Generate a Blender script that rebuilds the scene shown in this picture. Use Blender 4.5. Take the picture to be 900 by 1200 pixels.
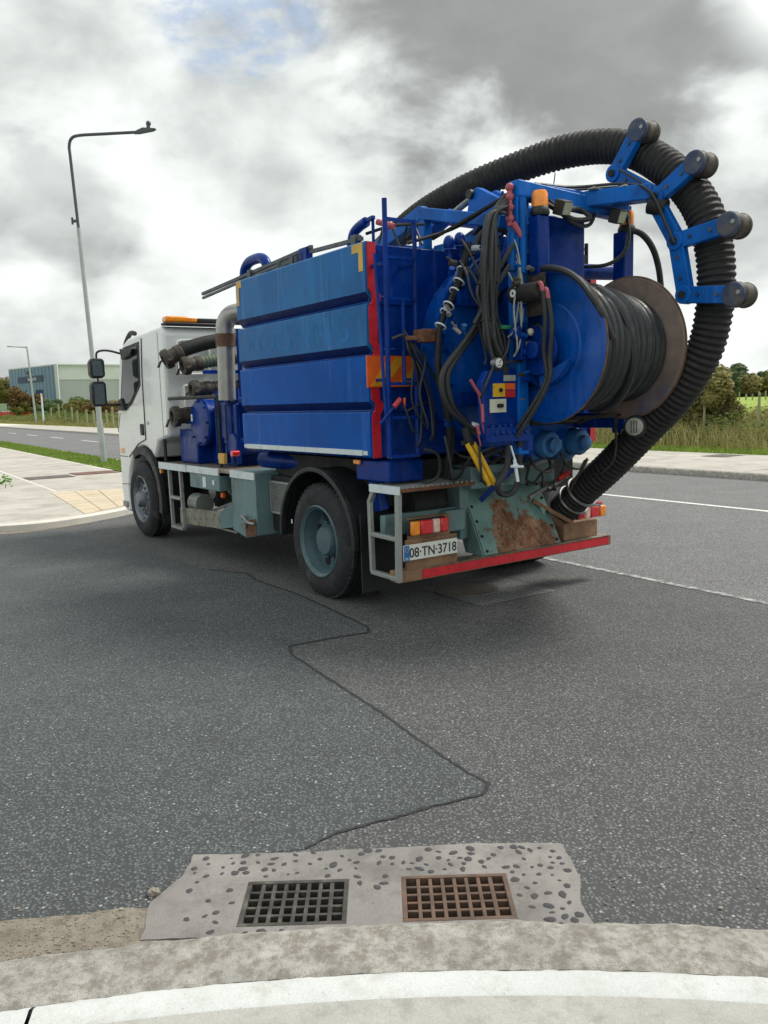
import bpy, bmesh, math, random
from mathutils import Vector, Matrix, noise
from mathutils.geometry import tessellate_polygon
random.seed(7)
for o in list(bpy.data.objects): bpy.data.objects.remove(o)
S = bpy.context.scene
COL = S.collection
rad = math.radians

# ---------------------------------------------------------------- camera, sky, sun, exposure
PITCH, ROLL = rad(7.708), rad(1.75)
cd = bpy.data.cameras.new('camera'); cam = bpy.data.objects.new('camera', cd); COL.objects.link(cam)
fw = Vector((0, math.cos(PITCH), -math.sin(PITCH))); r0 = Vector((1, 0, 0)); u0 = r0.cross(fw)
rt = r0*math.cos(ROLL) - u0*math.sin(ROLL); up = r0*math.sin(ROLL) + u0*math.cos(ROLL)
cam.matrix_world = Matrix(((rt.x, up.x, -fw.x, 0), (rt.y, up.y, -fw.y, 0), (rt.z, up.z, -fw.z, 1.6), (0, 0, 0, 1)))
cd.sensor_fit = 'HORIZONTAL'; cd.sensor_width = 36; cd.lens = 38.4; cd.clip_start = .05; cd.clip_end = 3000
S.camera = cam
SUN_AZ, SUN_EL = rad(66), rad(54)
S.view_settings.view_transform = 'Standard'; S.view_settings.look = 'None'
S.view_settings.exposure = 0.82; S.view_settings.gamma = 1
try: S.view_settings.use_curve_mapping = False
except Exception: pass
w = bpy.data.worlds.new('World'); S.world = w; w.use_nodes = True
nt = w.node_tree; N = nt.nodes; L = nt.links; N.clear()
def nd(t, **k):
    n = N.new(t)
    for a, b in k.items(): setattr(n, a, b)
    return n
def mth(op, a, b=None, c=None, clamp=False):
    n = N.new('ShaderNodeMath'); n.operation = op; n.use_clamp = clamp
    for i, x in enumerate((a, b, c)):
        if x is None: continue
        if isinstance(x, (int, float)): n.inputs[i].default_value = x
        else: L.new(x, n.inputs[i])
    return n.outputs[0]
def smooth(x, lo, hi, a=0., b=1.):
    n = N.new('ShaderNodeMapRange'); n.interpolation_type = 'SMOOTHSTEP'; L.new(x, n.inputs[0])
    for i, v in enumerate((lo, hi, a, b)): n.inputs[i+1].default_value = v
    return n.outputs[0]
def cmix(f, a, b):
    n = N.new('ShaderNodeMix'); n.data_type = 'RGBA'
    if isinstance(f, float): n.inputs[0].default_value = f
    else: L.new(f, n.inputs[0])
    for i, x in ((6, a), (7, b)):
        if isinstance(x, tuple): n.inputs[i].default_value = (*x, 1)
        else: L.new(x, n.inputs[i])
    return n.outputs[2]
tc = nd('ShaderNodeTexCoord'); sx = nd('ShaderNodeSeparateXYZ'); L.new(tc.outputs['Generated'], sx.inputs[0])
sky = nd('ShaderNodeTexSky', sky_type='NISHITA', sun_disc=False, sun_elevation=SUN_EL, sun_rotation=SUN_AZ)
az = mth('ARCTAN2', sx.outputs[0], sx.outputs[1]); el = mth('ARCSINE', sx.outputs[2])
def noise_w(scale, stretch, detail, rough=.55, off=0, dist=0.):
    m = nd('ShaderNodeMapping'); m.inputs['Scale'].default_value = (1, 1, stretch); m.inputs['Location'].default_value = (off, off*.7, off*.3)
    L.new(tc.outputs['Generated'], m.inputs[0])
    n = nd('ShaderNodeTexNoise'); n.inputs['Scale'].default_value = scale; n.inputs['Detail'].default_value = detail
    n.inputs['Roughness'].default_value = rough; n.inputs['Distortion'].default_value = dist; L.new(m.outputs[0], n.inputs[0]); return n.outputs[0]
n1 = noise_w(4.2, 1.7, 7, .5, 3.1, .25); n2 = noise_w(10, 1.6, 7, .52, 1.7, .2); n3 = noise_w(30, 2.2, 5, .6, 5.2)
def ellipse(a0, e0, ra, re, warp=.55):
    da = mth('DIVIDE', mth('SUBTRACT', az, rad(a0)), rad(ra)); de = mth('DIVIDE', mth('SUBTRACT', el, rad(e0)), rad(re))
    d = mth('SQRT', mth('ADD', mth('MULTIPLY', da, da), mth('MULTIPLY', de, de)))
    return mth('ADD', mth('ADD', d, mth('MULTIPLY', mth('SUBTRACT', n2, .5), warp*2)), mth('MULTIPLY', mth('SUBTRACT', n1, .5), warp))
bright = mth('ADD', mth('ADD', .10, mth('MULTIPLY', n1, .78)), mth('MULTIPLY', n2, .40))     # broken white cloud
bright = smooth(bright, .47, .80, .43, .78)
dark = smooth(ellipse(13, 32, 19.5, 19.5, .45), .70, 1.10, 1., 0.)                  # slate bank overhead
dark = mth('MULTIPLY', dark, smooth(n1, .25, .6, .8, 1.))
dark2 = smooth(ellipse(-20, 12.5, 6, 3.6, .9), .5, 1.3, .5, 0.)
dark3 = smooth(ellipse(-22, 3.5, 12, 2.2, .7), .5, 1.3, .2, 0.)
glow = smooth(ellipse(26.0, 24.5, 5.0, 5.5, .5), .35, 1.2, 1., 0.)            # thin cloud near the sun
hole = smooth(ellipse(-8.5, 23.0, 6.0, 2.8, .9), .55, 1.15, 1., 0.)
hole = mth('MULTIPLY', hole, smooth(n3, .38, .62, .95, .25))
val = mth('ADD', mth('MULTIPLY', bright, mth('SUBTRACT', 1., mth('MULTIPLY', mth('ADD', dark2, dark3), .55))), 0.)
dv = mth('ADD', .13, mth('MULTIPLY', mth('ADD', n2, n1), .115))
mx = nd('ShaderNodeMix'); L.new(dark, mx.inputs[0]); L.new(val, mx.inputs[2]); L.new(dv, mx.inputs[3])
val = mth('ADD', mx.outputs[0], mth('MULTIPLY', glow, .75))
tint = nd('ShaderNodeCombineXYZ')
L.new(mth('MULTIPLY', val, 7.45), tint.inputs[0]); L.new(mth('MULTIPLY', val, 7.78), tint.inputs[1]); L.new(mth('MULTIPLY', val, 7.6), tint.inputs[2])
skyc = nd('ShaderNodeMix', data_type='RGBA', blend_type='MULTIPLY'); skyc.inputs[0].default_value = 1; L.new(sky.outputs[0], skyc.inputs[6]); skyc.inputs[7].default_value = (1.0, 1.0, 1.0, 1)
col = cmix(mth('MULTIPLY', hole, .55), tint.outputs[0], skyc.outputs[2])
bg = nd('ShaderNodeBackground'); bg.inputs[1].default_value = .1; L.new(col, bg.inputs[0])
wo = nd('ShaderNodeOutputWorld'); L.new(bg.outputs[0], wo.inputs[0])
sd = bpy.data.lights.new('sun', 'SUN'); sun = bpy.data.objects.new('sun', sd); COL.objects.link(sun)
sdir = Vector((math.sin(SUN_AZ)*math.cos(SUN_EL), math.cos(SUN_AZ)*math.cos(SUN_EL), math.sin(SUN_EL)))
sun.rotation_euler = sdir.to_track_quat('Z', 'Y').to_euler(); sun.location = (0, 0, 30)
sd.energy = 2.0; sd.angle = rad(18); sd.color = (1, .95, .87)

# ---------------------------------------------------------------- materials
def lin(h):
    if isinstance(h, tuple): return h
    c = [int(h[i:i+2], 16)/255 for i in (0, 2, 4)]
    return tuple(x/12.92 if x <= .04045 else ((x+.055)/1.055)**2.4 for x in c)
class NT:
    def __init__(s, name):
        s.m = bpy.data.materials.new(name); s.m.use_nodes = True; s.t = s.m.node_tree
        s.b = s.t.nodes['Principled BSDF']; s.tc = s.t.nodes.new('ShaderNodeTexCoord')
    def n(s, t, **k):
        x = s.t.nodes.new(t)
        for a, b in k.items(): setattr(x, a, b)
        return x
    def l(s, a, b): s.t.links.new(a, b)
    def noise(s, scale, detail=5, rough=.6, co=None, stretch=None, dist=0):
        x = s.n('ShaderNodeTexNoise'); x.inputs['Scale'].default_value = scale; x.inputs['Detail'].default_value = detail
        x.inputs['Roughness'].default_value = rough; x.inputs['Distortion'].default_value = dist
        src = co or s.tc.outputs['Object']
        if stretch:
            m = s.n('ShaderNodeMapping'); m.inputs['Scale'].default_value = stretch; s.l(src, m.inputs[0]); src = m.outputs[0]
        s.l(src, x.inputs[0]); return x.outputs[0]
    def vor(s, scale, feature='F1', out='Distance', rnd=1.):
        x = s.n('ShaderNodeTexVoronoi', feature=feature); x.inputs['Scale'].default_value = scale; x.inputs['Randomness'].default_value = rnd
        s.l(s.tc.outputs['Object'], x.inputs[0]); return x.outputs[out]
    def ramp(s, x, lo, hi, a=0., b=1., inter='SMOOTHSTEP'):
        n = s.n('ShaderNodeMapRange', interpolation_type=inter); s.l(x, n.inputs[0])
        for i, v in enumerate((lo, hi, a, b)): n.inputs[i+1].default_value = v
        return n.outputs[0]
    def mix(s, f, a, b, blend='MIX'):
        n = s.n('ShaderNodeMix', data_type='RGBA', blend_type=blend)
        if isinstance(f, (int, float)): n.inputs[0].default_value = f
        else: s.l(f, n.inputs[0])
        for i, x in ((6, a), (7, b)):
            if isinstance(x, tuple): n.inputs[i].default_value = (*x[:3], 1)
            else: s.l(x, n.inputs[i])
        return n.outputs[2]
    def math(s, op, a, b):
        n = s.n('ShaderNodeMath', operation=op)
        for i, x in ((0, a), (1, b)):
            if isinstance(x, (int, float)): n.inputs[i].default_value = x
            else: s.l(x, n.inputs[i])
        return n.outputs[0]
    def bump(s, h, strength=.3, dist=.01):
        n = s.n('ShaderNodeBump'); n.inputs['Strength'].default_value = strength; n.inputs['Distance'].default_value = dist
        s.l(h, n.inputs['Height']); s.l(n.outputs[0], s.b.inputs['Normal'])
    def out(s, col, rough=.5, metal=0., spec=.5):
        if isinstance(col, tuple): s.b.inputs['Base Color'].default_value = (*col[:3], 1)
        else: s.l(col, s.b.inputs['Base Color'])
        if isinstance(rough, (int, float)): s.b.inputs['Roughness'].default_value = rough
        else: s.l(rough, s.b.inputs['Roughness'])
        s.b.inputs['Metallic'].default_value = metal; s.b.inputs['Specular IOR Level'].default_value = spec
        return s.m
def sc(c, k): return tuple(min(1, x*k) for x in c)
def paint(name, c, rough=.35, metal=0., var=.16, vs=3., dirt=None, damt=.45, ds=5., bump=0., streak=False, coat=0., spec=.5, grime=0., streaks=0., ior=0.):
    t = NT(name); c = lin(c)
    a = t.noise(vs, 6); col = t.mix(t.ramp(a, .3, .72), sc(c, 1-var), sc(c, 1+var))
    r = t.ramp(t.noise(vs*4, 4), .3, .7, max(.03, rough-.09), min(1, rough+.12))
    if dirt is not None:
        d = t.noise(ds, 8, .68, stretch=(1, 1, .35) if streak else None)
        f = t.ramp(d, 1-damt-.10, 1-damt+.13)
        f = t.math('MULTIPLY', f, .85)
        col = t.mix(f, col, lin(dirt)); r = t.math('MAXIMUM', r, t.math('MULTIPLY', f, .8))
    if grime:
        g1 = t.ramp(t.noise(ds*5, 8, .75), .56, .72, 0, grime); col = t.mix(g1, col, lin('4a4338')); g2 = t.ramp(t.noise(46, 4, .7), .66, .74, 0, grime*1.4); col = t.mix(g2, col, lin('8d9498'))
        t.bump(t.noise(7, 3), .05, .02)
    if streaks:
        s1 = t.ramp(t.noise(3.2, 6, .6, stretch=(3.4, 3.4, .35)), .52, .72, 0, streaks); col = t.mix(s1, col, tuple(min(1, x*1.5+.06) for x in c))
        s2 = t.ramp(t.noise(5., 6, .6, stretch=(5., 5., .22)), .58, .70, 0, streaks); col = t.mix(s2, col, sc(c, .5))
    t.out(col, r, metal, spec)
    if ior: t.b.inputs['IOR'].default_value = ior
    if bump: t.bump(t.noise(vs*14, 5), bump, .004)
    if coat: t.b.inputs['Coat Weight'].default_value = coat; t.b.inputs['Coat Roughness'].default_value = .08
    return t.m
RUST = '5e3a26'
MT = {}
MT['blue'] = paint('blue_paint', '003080', .28, var=.22, dirt='0b1a38', damt=.36, ds=3.5, streak=True, spec=0.25, grime=0.3, streaks=.35, ior=1.38)
MT['panel'] = paint('clean_blue_panel', '0050a4', .22, var=.14, vs=2., dirt='1a62ac', damt=.34, ds=2.2, streak=True, spec=0.12, grime=0.16, streaks=.45, ior=1.3)
MT['faded_sheen'] = paint('faded_sky_sheen_panel', '1b629f', .32, var=.14, vs=1.6, dirt='2f78b0', damt=.42, ds=2.0, streak=True, spec=0.2, grime=0.18, streaks=.5, ior=1.34)  # lighter upper panels: fading plus sky reflection put into the colour
MT['ghost'] = paint('ghost_lettering', '246aa6', .36, var=.2, vs=5., dirt='15609f', damt=.42, ds=7., spec=0.2, grime=0.15, streaks=.3, ior=1.28)
MT['groove_shade'] = paint('navy_groove_shade', '001c5c', .4, var=.2, vs=3, grime=.2, ior=1.3)  # shade of the panel grooves, put into a dark colour
MT['bright_blue'] = paint('bright_blue_paint', '0a5cb0', .38, var=.2, dirt='17386a', damt=.36, ds=7., spec=0.25, grime=0.4, streaks=.35, ior=1.35)
MT['valve_blue'] = paint('valve_blue', '3470aa', .5, var=.25, vs=9, dirt='2c3f58', damt=.42, ds=12.)
MT['reel'] = paint('reel_paint', '004da6', .30, var=.18, dirt='08306c', damt=.40, ds=4., spec=0.35, grime=0.3, streaks=.4, ior=1.45)
MT['rustdisc'] = paint('rusty_flange', '7c6e66', .75, var=.25, vs=6, dirt='1d4580', damt=.36, ds=2.2, bump=.2)
MT['rustrim'] = paint('rust_rim', '6b5847', .8, var=.3, vs=12, dirt=RUST, damt=.5, ds=16)
MT['white'] = paint('white_cab_paint', 'e2e6e5', .3, var=.03, vs=1.2, dirt='c6c9c4', damt=.33, ds=1.4, streak=True, coat=.3, grime=.12)
MT['white2'] = paint('white_reflective_tape', 'ccd8dc', .4, var=.06, dirt='8c948f', damt=.38, ds=9, grime=.35)
MT['teal'] = paint('teal_paint', '658083', .5, var=.16, dirt='3c4f4a', damt=.42, ds=5., streak=True, grime=.35)
MT['teal_rim'] = paint('teal_wheel_paint', '4c666e', .5, var=.18, vs=7, dirt='33434a', damt=.44, ds=7, grime=.35)
MT['grime'] = paint('grimy_teal', '85877a', .7, var=.2, vs=8, dirt='54452f', damt=.45, ds=14, bump=.2)
MT['black'] = paint('black_plastic', '1c1f22', .55, var=.3, dirt='3b3a36', damt=.36, ds=5.)
MT['chassis'] = paint('chassis_black', '15171a', .75, var=.3, dirt='33302b', damt=.42, ds=6.)
MT['tyre'] = paint('tyre_rubber', '24272a', .82, var=.2, vs=6, dirt='4b4a45', damt=.38, ds=7., bump=.15)
MT['hose'] = paint('black_rubber_hose', '18191a', .7, var=.3, vs=6, dirt='3a3733', damt=.36, ds=8.)
MT['hydraulic'] = paint('hydraulic_hose_rubber', '26292c', .5, var=.25, vs=8, dirt='4b4d4c', damt=.36, ds=9)
MT['windhose'] = paint('jetting_hose_rubber', '2a2e31', .42, var=.25, vs=9, dirt='4d5152', damt=.38, ds=7.)
MT['roller'] = paint('worn_roller_paint', '24395c', .55, var=.3, vs=9, dirt='5a544e', damt=.46, ds=9, grime=.4)
MT['steel'] = paint('dull_steel', '8d8e8c', .42, .75, var=.2, vs=8, dirt='5b5348', damt=.4, ds=9)
MT['galv'] = paint('galvanised_steel', '9aa09d', .5, .35, var=.15, vs=10, dirt='6a6458', damt=.4, ds=10)
MT['alu'] = paint('exhaust_steel', 'a5a4a1', .38, .7, var=.12, vs=5, dirt='85807a', damt=.33, ds=5, streak=True)
MT['frontrim'] = paint('grey_wheel_steel', '7d858c', .5, .3, var=.2, vs=8, dirt='3f4448', damt=.45, ds=9)
MT['rust'] = paint('rust_brown', '5f4030', .85, var=.35, vs=10, dirt='86593a', damt=.45, ds=14, bump=.3)
MT['brownbox'] = paint('brown_stained_steel', '87684f', .8, var=.2, vs=7, dirt='5c4636', damt=.4, ds=9, bump=.2)
MT['brownhose'] = paint('grimy_coupling', '4c4740', .65, .3, var=.3, vs=14, dirt='2b2724', damt=.45, ds=18)
MT['greenhose'] = paint('green_hose_rubber', '5c6b58', .7, var=.2, vs=9, dirt='3c433a', damt=.42, ds=12)
MT['tanhose'] = paint('tan_hose_rubber', '99907f', .55, var=.15, vs=6, dirt='615846', damt=.4, ds=8)
MT['red'] = paint('red_reflective_tape', 'c4202f', .35, var=.12, vs=8, dirt='8a1f26', damt=.36, ds=12)
MT['redpaint'] = paint('red_handle', 'b13a3c', .5, var=.2, vs=12)
MT['pink'] = paint('pink_red_fitting', 'a5505c', .55, var=.25, vs=20)
MT['yellow'] = paint('yellow_plastic', 'd9ab25', .45, var=.12, vs=10, dirt='8d7220', damt=.36, ds=18)
MT['tapeyellow'] = paint('faded_yellow_tape', 'c9a24a', .5, var=.1, vs=8)
MT['orange'] = paint('orange_reflective', 'e2611c', .4, var=.1, vs=10)
MT['chevyellow'] = paint('amber_reflective', 'd99a20', .4, var=.1, vs=10)
MT['signalred'] = paint('signal_red', 'b8281f', .5)
MT['cream'] = paint('cream_plastic', 'c8c8b4', .5, var=.1, vs=15)
MT['green'] = paint('green_clamp', '2e7a58', .5, var=.2, vs=20)
MT['tray'] = paint('checker_plate', '8c8578', .5, .4, var=.2, vs=14, dirt='5b4a3c', damt=.46, ds=12)
MT['plate'] = paint('plate_white', 'd6dad2', .4, var=.04, vs=8, dirt='a8a79b', damt=.3, ds=8)
MT['ink'] = paint('black_ink', '15171a', .5, var=.1)
MT['euroblue'] = paint('plate_blue', '1d6cb0', .4, var=.1, vs=12)
MT['starwhite'] = paint('print_white', 'd5dee4', .5, var=.05)
MT['lampgrey'] = paint('lamp_lens_grey', '9c9f92', .3, var=.1, vs=20)
MT['mirror'] = paint('mirror_glass', '59636a', .05, 1., var=.02)
def lens(name, c, e=0.):
    t = NT(name); c = lin(c); f = t.ramp(t.noise(30, 3), .3, .7)
    t.out(t.mix(f, sc(c, .8), sc(c, 1.1)), .16); t.b.inputs['Coat Weight'].default_value = .6
    t.b.inputs['Subsurface Weight'].default_value = .15; return t.m
MT['amber'] = lens('amber_lens', 'f09018'); MT['redlens'] = lens('red_lens', 'd0202a'); MT['clearlens'] = lens('pale_lens', 'e2c0b4')
t = NT('cab_glass'); t.out(t.mix(t.ramp(t.noise(3), .3, .7), (.012, .018, .02), (.03, .04, .042)), .05, 0, .2); MT['glass'] = t.m
# teal plate with rust in patches
t = NT('rusted_teal_plate'); n_ = t.noise(4.2, 10, .72); base = t.mix(t.ramp(t.noise(5, 6), .3, .7), lin('567c78'), lin('6f928c'))
sep = t.n('ShaderNodeSeparateXYZ'); t.l(t.tc.outputs['Object'], sep.inputs[0])
low = t.ramp(sep.outputs[2], .40, .88, .14, -.12, 'LINEAR'); mid = t.ramp(t.math('ABSOLUTE', t.math('ADD', sep.outputs[1], .09), 0), .12, .42, .06, -.17)
f = t.ramp(t.math('ADD', t.math('ADD', n_, low), mid), .48, .55)
rc = t.mix(t.ramp(t.noise(9, 8, .7), .35, .65), lin('663d27'), lin('8f7259')); pit = t.ramp(t.noise(26, 6), .52, .66)
rc = t.mix(pit, rc, lin('4a2b1c')); t.out(t.mix(f, base, rc), t.ramp(f, 0, 1, .5, .9)); t.bump(t.math('MULTIPLY', n_, f), .3, .02); MT['rustteal'] = t.m

# ground materials
def asphalt(name, a, b, stone, s=95., bumpk=.6, stain=.5):
    t = NT(name); a, b, stone = lin(a), lin(b), lin(stone)
    mp = t.n('ShaderNodeMapping'); mp.inputs['Rotation'].default_value = (0, 0, -rad(32.6)); mp.inputs['Scale'].default_value = (1., .35, 1); t.l(t.tc.outputs['Object'], mp.inputs[0])
    big = t.ramp(t.noise(.5, 7, .62, co=mp.outputs[0]), .34, .66); mid = t.ramp(t.noise(2.6, 7, .66), .34, .68)
    base = t.mix(big, a, b); base = t.mix(t.math('MULTIPLY', mid, .55), base, sc(a, .80))
    oil = t.ramp(t.noise(.8, 6, .6, dist=1.2), .60, .70, 0, stain); base = t.mix(oil, base, sc(a, .62))
    pale = t.ramp(t.noise(1.3, 8, .7, dist=.6), .58, .72, 0, .35); base = t.mix(pale, base, sc(b, 1.25))
    v = t.vor(s); cells = t.n('ShaderNodeTexVoronoi'); cells.inputs['Scale'].default_value = s; t.l(t.tc.outputs['Object'], cells.inputs[0])
    sepc = t.n('ShaderNodeSeparateColor'); t.l(cells.outputs['Color'], sepc.inputs[0])
    pick = t.ramp(sepc.outputs[0], .15, 1., 0, 1., 'LINEAR'); body = t.ramp(v, .25, .55, 1, 0)
    col = t.mix(t.math('MULTIPLY', body, pick), base, sc(b, 1.5))
    rare = t.ramp(sepc.outputs[1], .965, .985); col = t.mix(t.math('MULTIPLY', body, rare), col, stone)
    gap = t.ramp(v, .36, .62); col = t.mix(t.math('MULTIPLY', gap, .72), col, sc(a, .34))
    fine = t.ramp(t.noise(300, 4, .7), .3, .7); col = t.mix(t.math('MULTIPLY', fine, .3), col, sc(a, .5))
    t.out(col, t.ramp(t.noise(1.1, 5), .3, .7, .68, .86), 0, .4); t.bump(t.ramp(v, .1, .6, 1, 0), bumpk, .006); return t.m
MT['asphalt'] = asphalt('worn_asphalt', '5c5e5f', '6d6e6e', 'aeb0af', 74., .8)
MT['asphalt_patch'] = asphalt('resurfaced_asphalt', '53585a', '62686a', 'a9aeb0', 74., .8)
MT['mainroad'] = asphalt('main_road_asphalt', '757576', '828283', 'c8c8c8', 80., .4, .2)
def concrete(name, c, spot='6a6458', amt=.4, s=6., bump=.35, var=.12, grain=260.):
    t = NT(name); c = lin(c)
    col = t.mix(t.ramp(t.noise(s*.35, 7, .65), .3, .7), sc(c, 1-var), sc(c, 1+var))
    g = t.noise(grain, 3, .7); col = t.mix(t.ramp(g, .35, .75, 0, .45), col, sc(c, .6))
    f = t.ramp(t.noise(s, 10, .72), 1-amt-.12, 1-amt+.14); col = t.mix(t.math('MULTIPLY', f, .8), col, lin(spot))
    pits = t.ramp(t.noise(s*9, 4, .6), .64, .72, 0, .55); col = t.mix(pits, col, sc(c, .35)); lite = t.ramp(t.noise(s*14, 3, .6), .62, .7, 0, .35); col = t.mix(lite, col, sc(c, 1.25))
    t.out(col, .88, 0, .3); t.bump(t.math('ADD', g, t.noise(s*5, 8, .7)), bump, .006); return t.m
MT['kerb'] = concrete('stained_kerb_concrete', 'b9b6b0', '7c766b', .50, 24., 1., .2)
MT['kerbwhite'] = concrete('pale_concrete_band', 'c6c9c8', 'a9aaa2', .42, 9., .25, .06)
MT['path'] = concrete('brushed_concrete', 'b4b4af', '94928b', .44, 14., .6, .08)
MT['pathfar'] = concrete('light_concrete', 'b6b2aa', '928e85', .45, 1.6, .15, .10, 90.)
MT['joint'] = concrete('joint_concrete', 'd0cdc4', 'b5b2aa', .4, 3., .1, .05, 90.)
MT['apron'] = concrete('gully_surround_concrete', '8d8a87', '6b6865', .46, 6., .6, .14)
MT['tactile'] = concrete('buff_tactile_concrete', 'c9bba4', 'ae9c80', .42, 2., .2, .08, 90.)
MT['dirt'] = concrete('sandy_grit', '8f877b', '5f5a52', .45, 14., .9, .2, 140.)
MT['pebble'] = concrete('dark_pebble', '58575a', '3a393b', .5, 20., .4, .3)
MT['grit'] = concrete('grit_stone', '9b958a', '5f5a52', .5, 20., .4, .3)
MT['iron'] = paint('cast_iron', '4c4a47', .7, .5, var=.3, vs=12, dirt='77716a', damt=.42, ds=16, bump=.3)
MT['rustiron'] = paint('rusty_cast_iron', '64544a', .85, .3, var=.3, vs=12, dirt='74594a', damt=.45, ds=16, bump=.3)
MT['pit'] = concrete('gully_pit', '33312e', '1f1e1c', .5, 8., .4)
MT['coverred'] = paint('brown_manhole_cover', '6d4c44', .8, var=.2, vs=8, dirt='53403a', damt=.4)
MT['covergrey'] = paint('grey_manhole_cover', '5d5852', .8, var=.2, vs=8, dirt='474440', damt=.4)
t = NT('road_paint'); f = t.ramp(t.noise(22, 8, .75), .34, .52); t.out(t.mix(f, lin('7d7e7d'), lin('d9dad6')), .75); MT['line'] = t.m
t = NT('worn_road_paint'); f = t.ramp(t.noise(9, 10, .8), .42, .60); t.out(t.mix(f, lin('606164'), lin('b9bab6')), .8); MT['wornline'] = t.m
t = NT('crack_sealant'); t.out(t.mix(t.ramp(t.noise(60, 6), .3, .7), lin('1a1a1c'), lin('303134')), .75); MT['seal'] = t.m
def leafmat(name, a, b, rough=.6):
    t = NT(name); g = t.n('ShaderNodeNewGeometry'); big = t.ramp(t.noise(.9, 4), .3, .7)
    c = t.mix(g.outputs['Random Per Island'], lin(a), lin(b)); c = t.mix(t.math('MULTIPLY', big, .45), c, sc(lin(a), .55))
    t.out(c, rough, 0, .2); tr = t.n('ShaderNodeBsdfTranslucent'); t.l(c, tr.inputs[0]); mx = t.n('ShaderNodeMixShader'); mx.inputs[0].default_value = .42
    t.l(t.b.outputs[0], mx.inputs[1]); t.l(tr.outputs[0], mx.inputs[2]); t.l(mx.outputs[0], t.t.nodes['Material Output'].inputs[0])
    return t.m
MT['grass'] = leafmat('verge_grass_blades', '66803a', '9db054'); MT['roughgrass'] = leafmat('dry_rough_grass', '858553', 'b9ab7c')
MT['bramble'] = leafmat('bramble_leaves', '55683a', '87914f'); MT['bush'] = leafmat('olive_bush_leaves', '7c7f48', 'b0a670')
MT['tree'] = leafmat('tree_leaves', '5a6b52', '82906a'); MT['autumn'] = leafmat('autumn_leaves', '6e5a3a', '937750'); MT['hedge'] = leafmat('hedge_leaves', '666b38', '938a50')
MT['bark'] = paint('bark', '4d4338', .9, var=.3, vs=10)
t = NT('verge_turf'); t.out(t.mix(t.ramp(t.noise(1.6, 8, .7), .3, .7), lin('56702a'), lin('869c43')), .9, 0, .2); MT['turf'] = t.m
t = NT('meadow'); f = t.ramp(t.noise(.06, 8, .65), .35, .65); t.out(t.mix(f, lin('78903c'), lin('94a850')), .95, 0, .2); MT['meadow'] = t.m
MT['clad_blue'] = paint('blue_grey_cladding', '607a94', .5, var=.07, vs=.3); MT['clad_grey'] = paint('light_grey_cladding', 'b9bdc2', .5, var=.05, vs=.3); MT['clad_mid'] = paint('mid_grey_cladding', '969ba2', .5, var=.05, vs=.3)
MT['signblue'] = paint('navy_sign', '0f2c52', .5, var=.08); MT['barrier'] = paint('orange_red_barrier', 'c04a32', .55, var=.12, vs=1.)
MT['banner'] = paint('pale_green_banner', '9db39a', .6, var=.2, vs=1.2, dirt='5f7a72', damt=.4, ds=2.); MT['post'] = paint('weathered_wood', '8f8f70', .9, var=.2, vs=5)
MT['lamppost'] = paint('lamp_post_galvanised', 'a3aaa9', .5, .4, var=.1, vs=3); MT['darkmetal'] = paint('dark_lamp_metal', '4b5257', .5, .3, var=.1, vs=3)
MT['leafgreen'] = paint('glossy_green_leaf', '5c8f22', .5, var=.15, vs=20)

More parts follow.
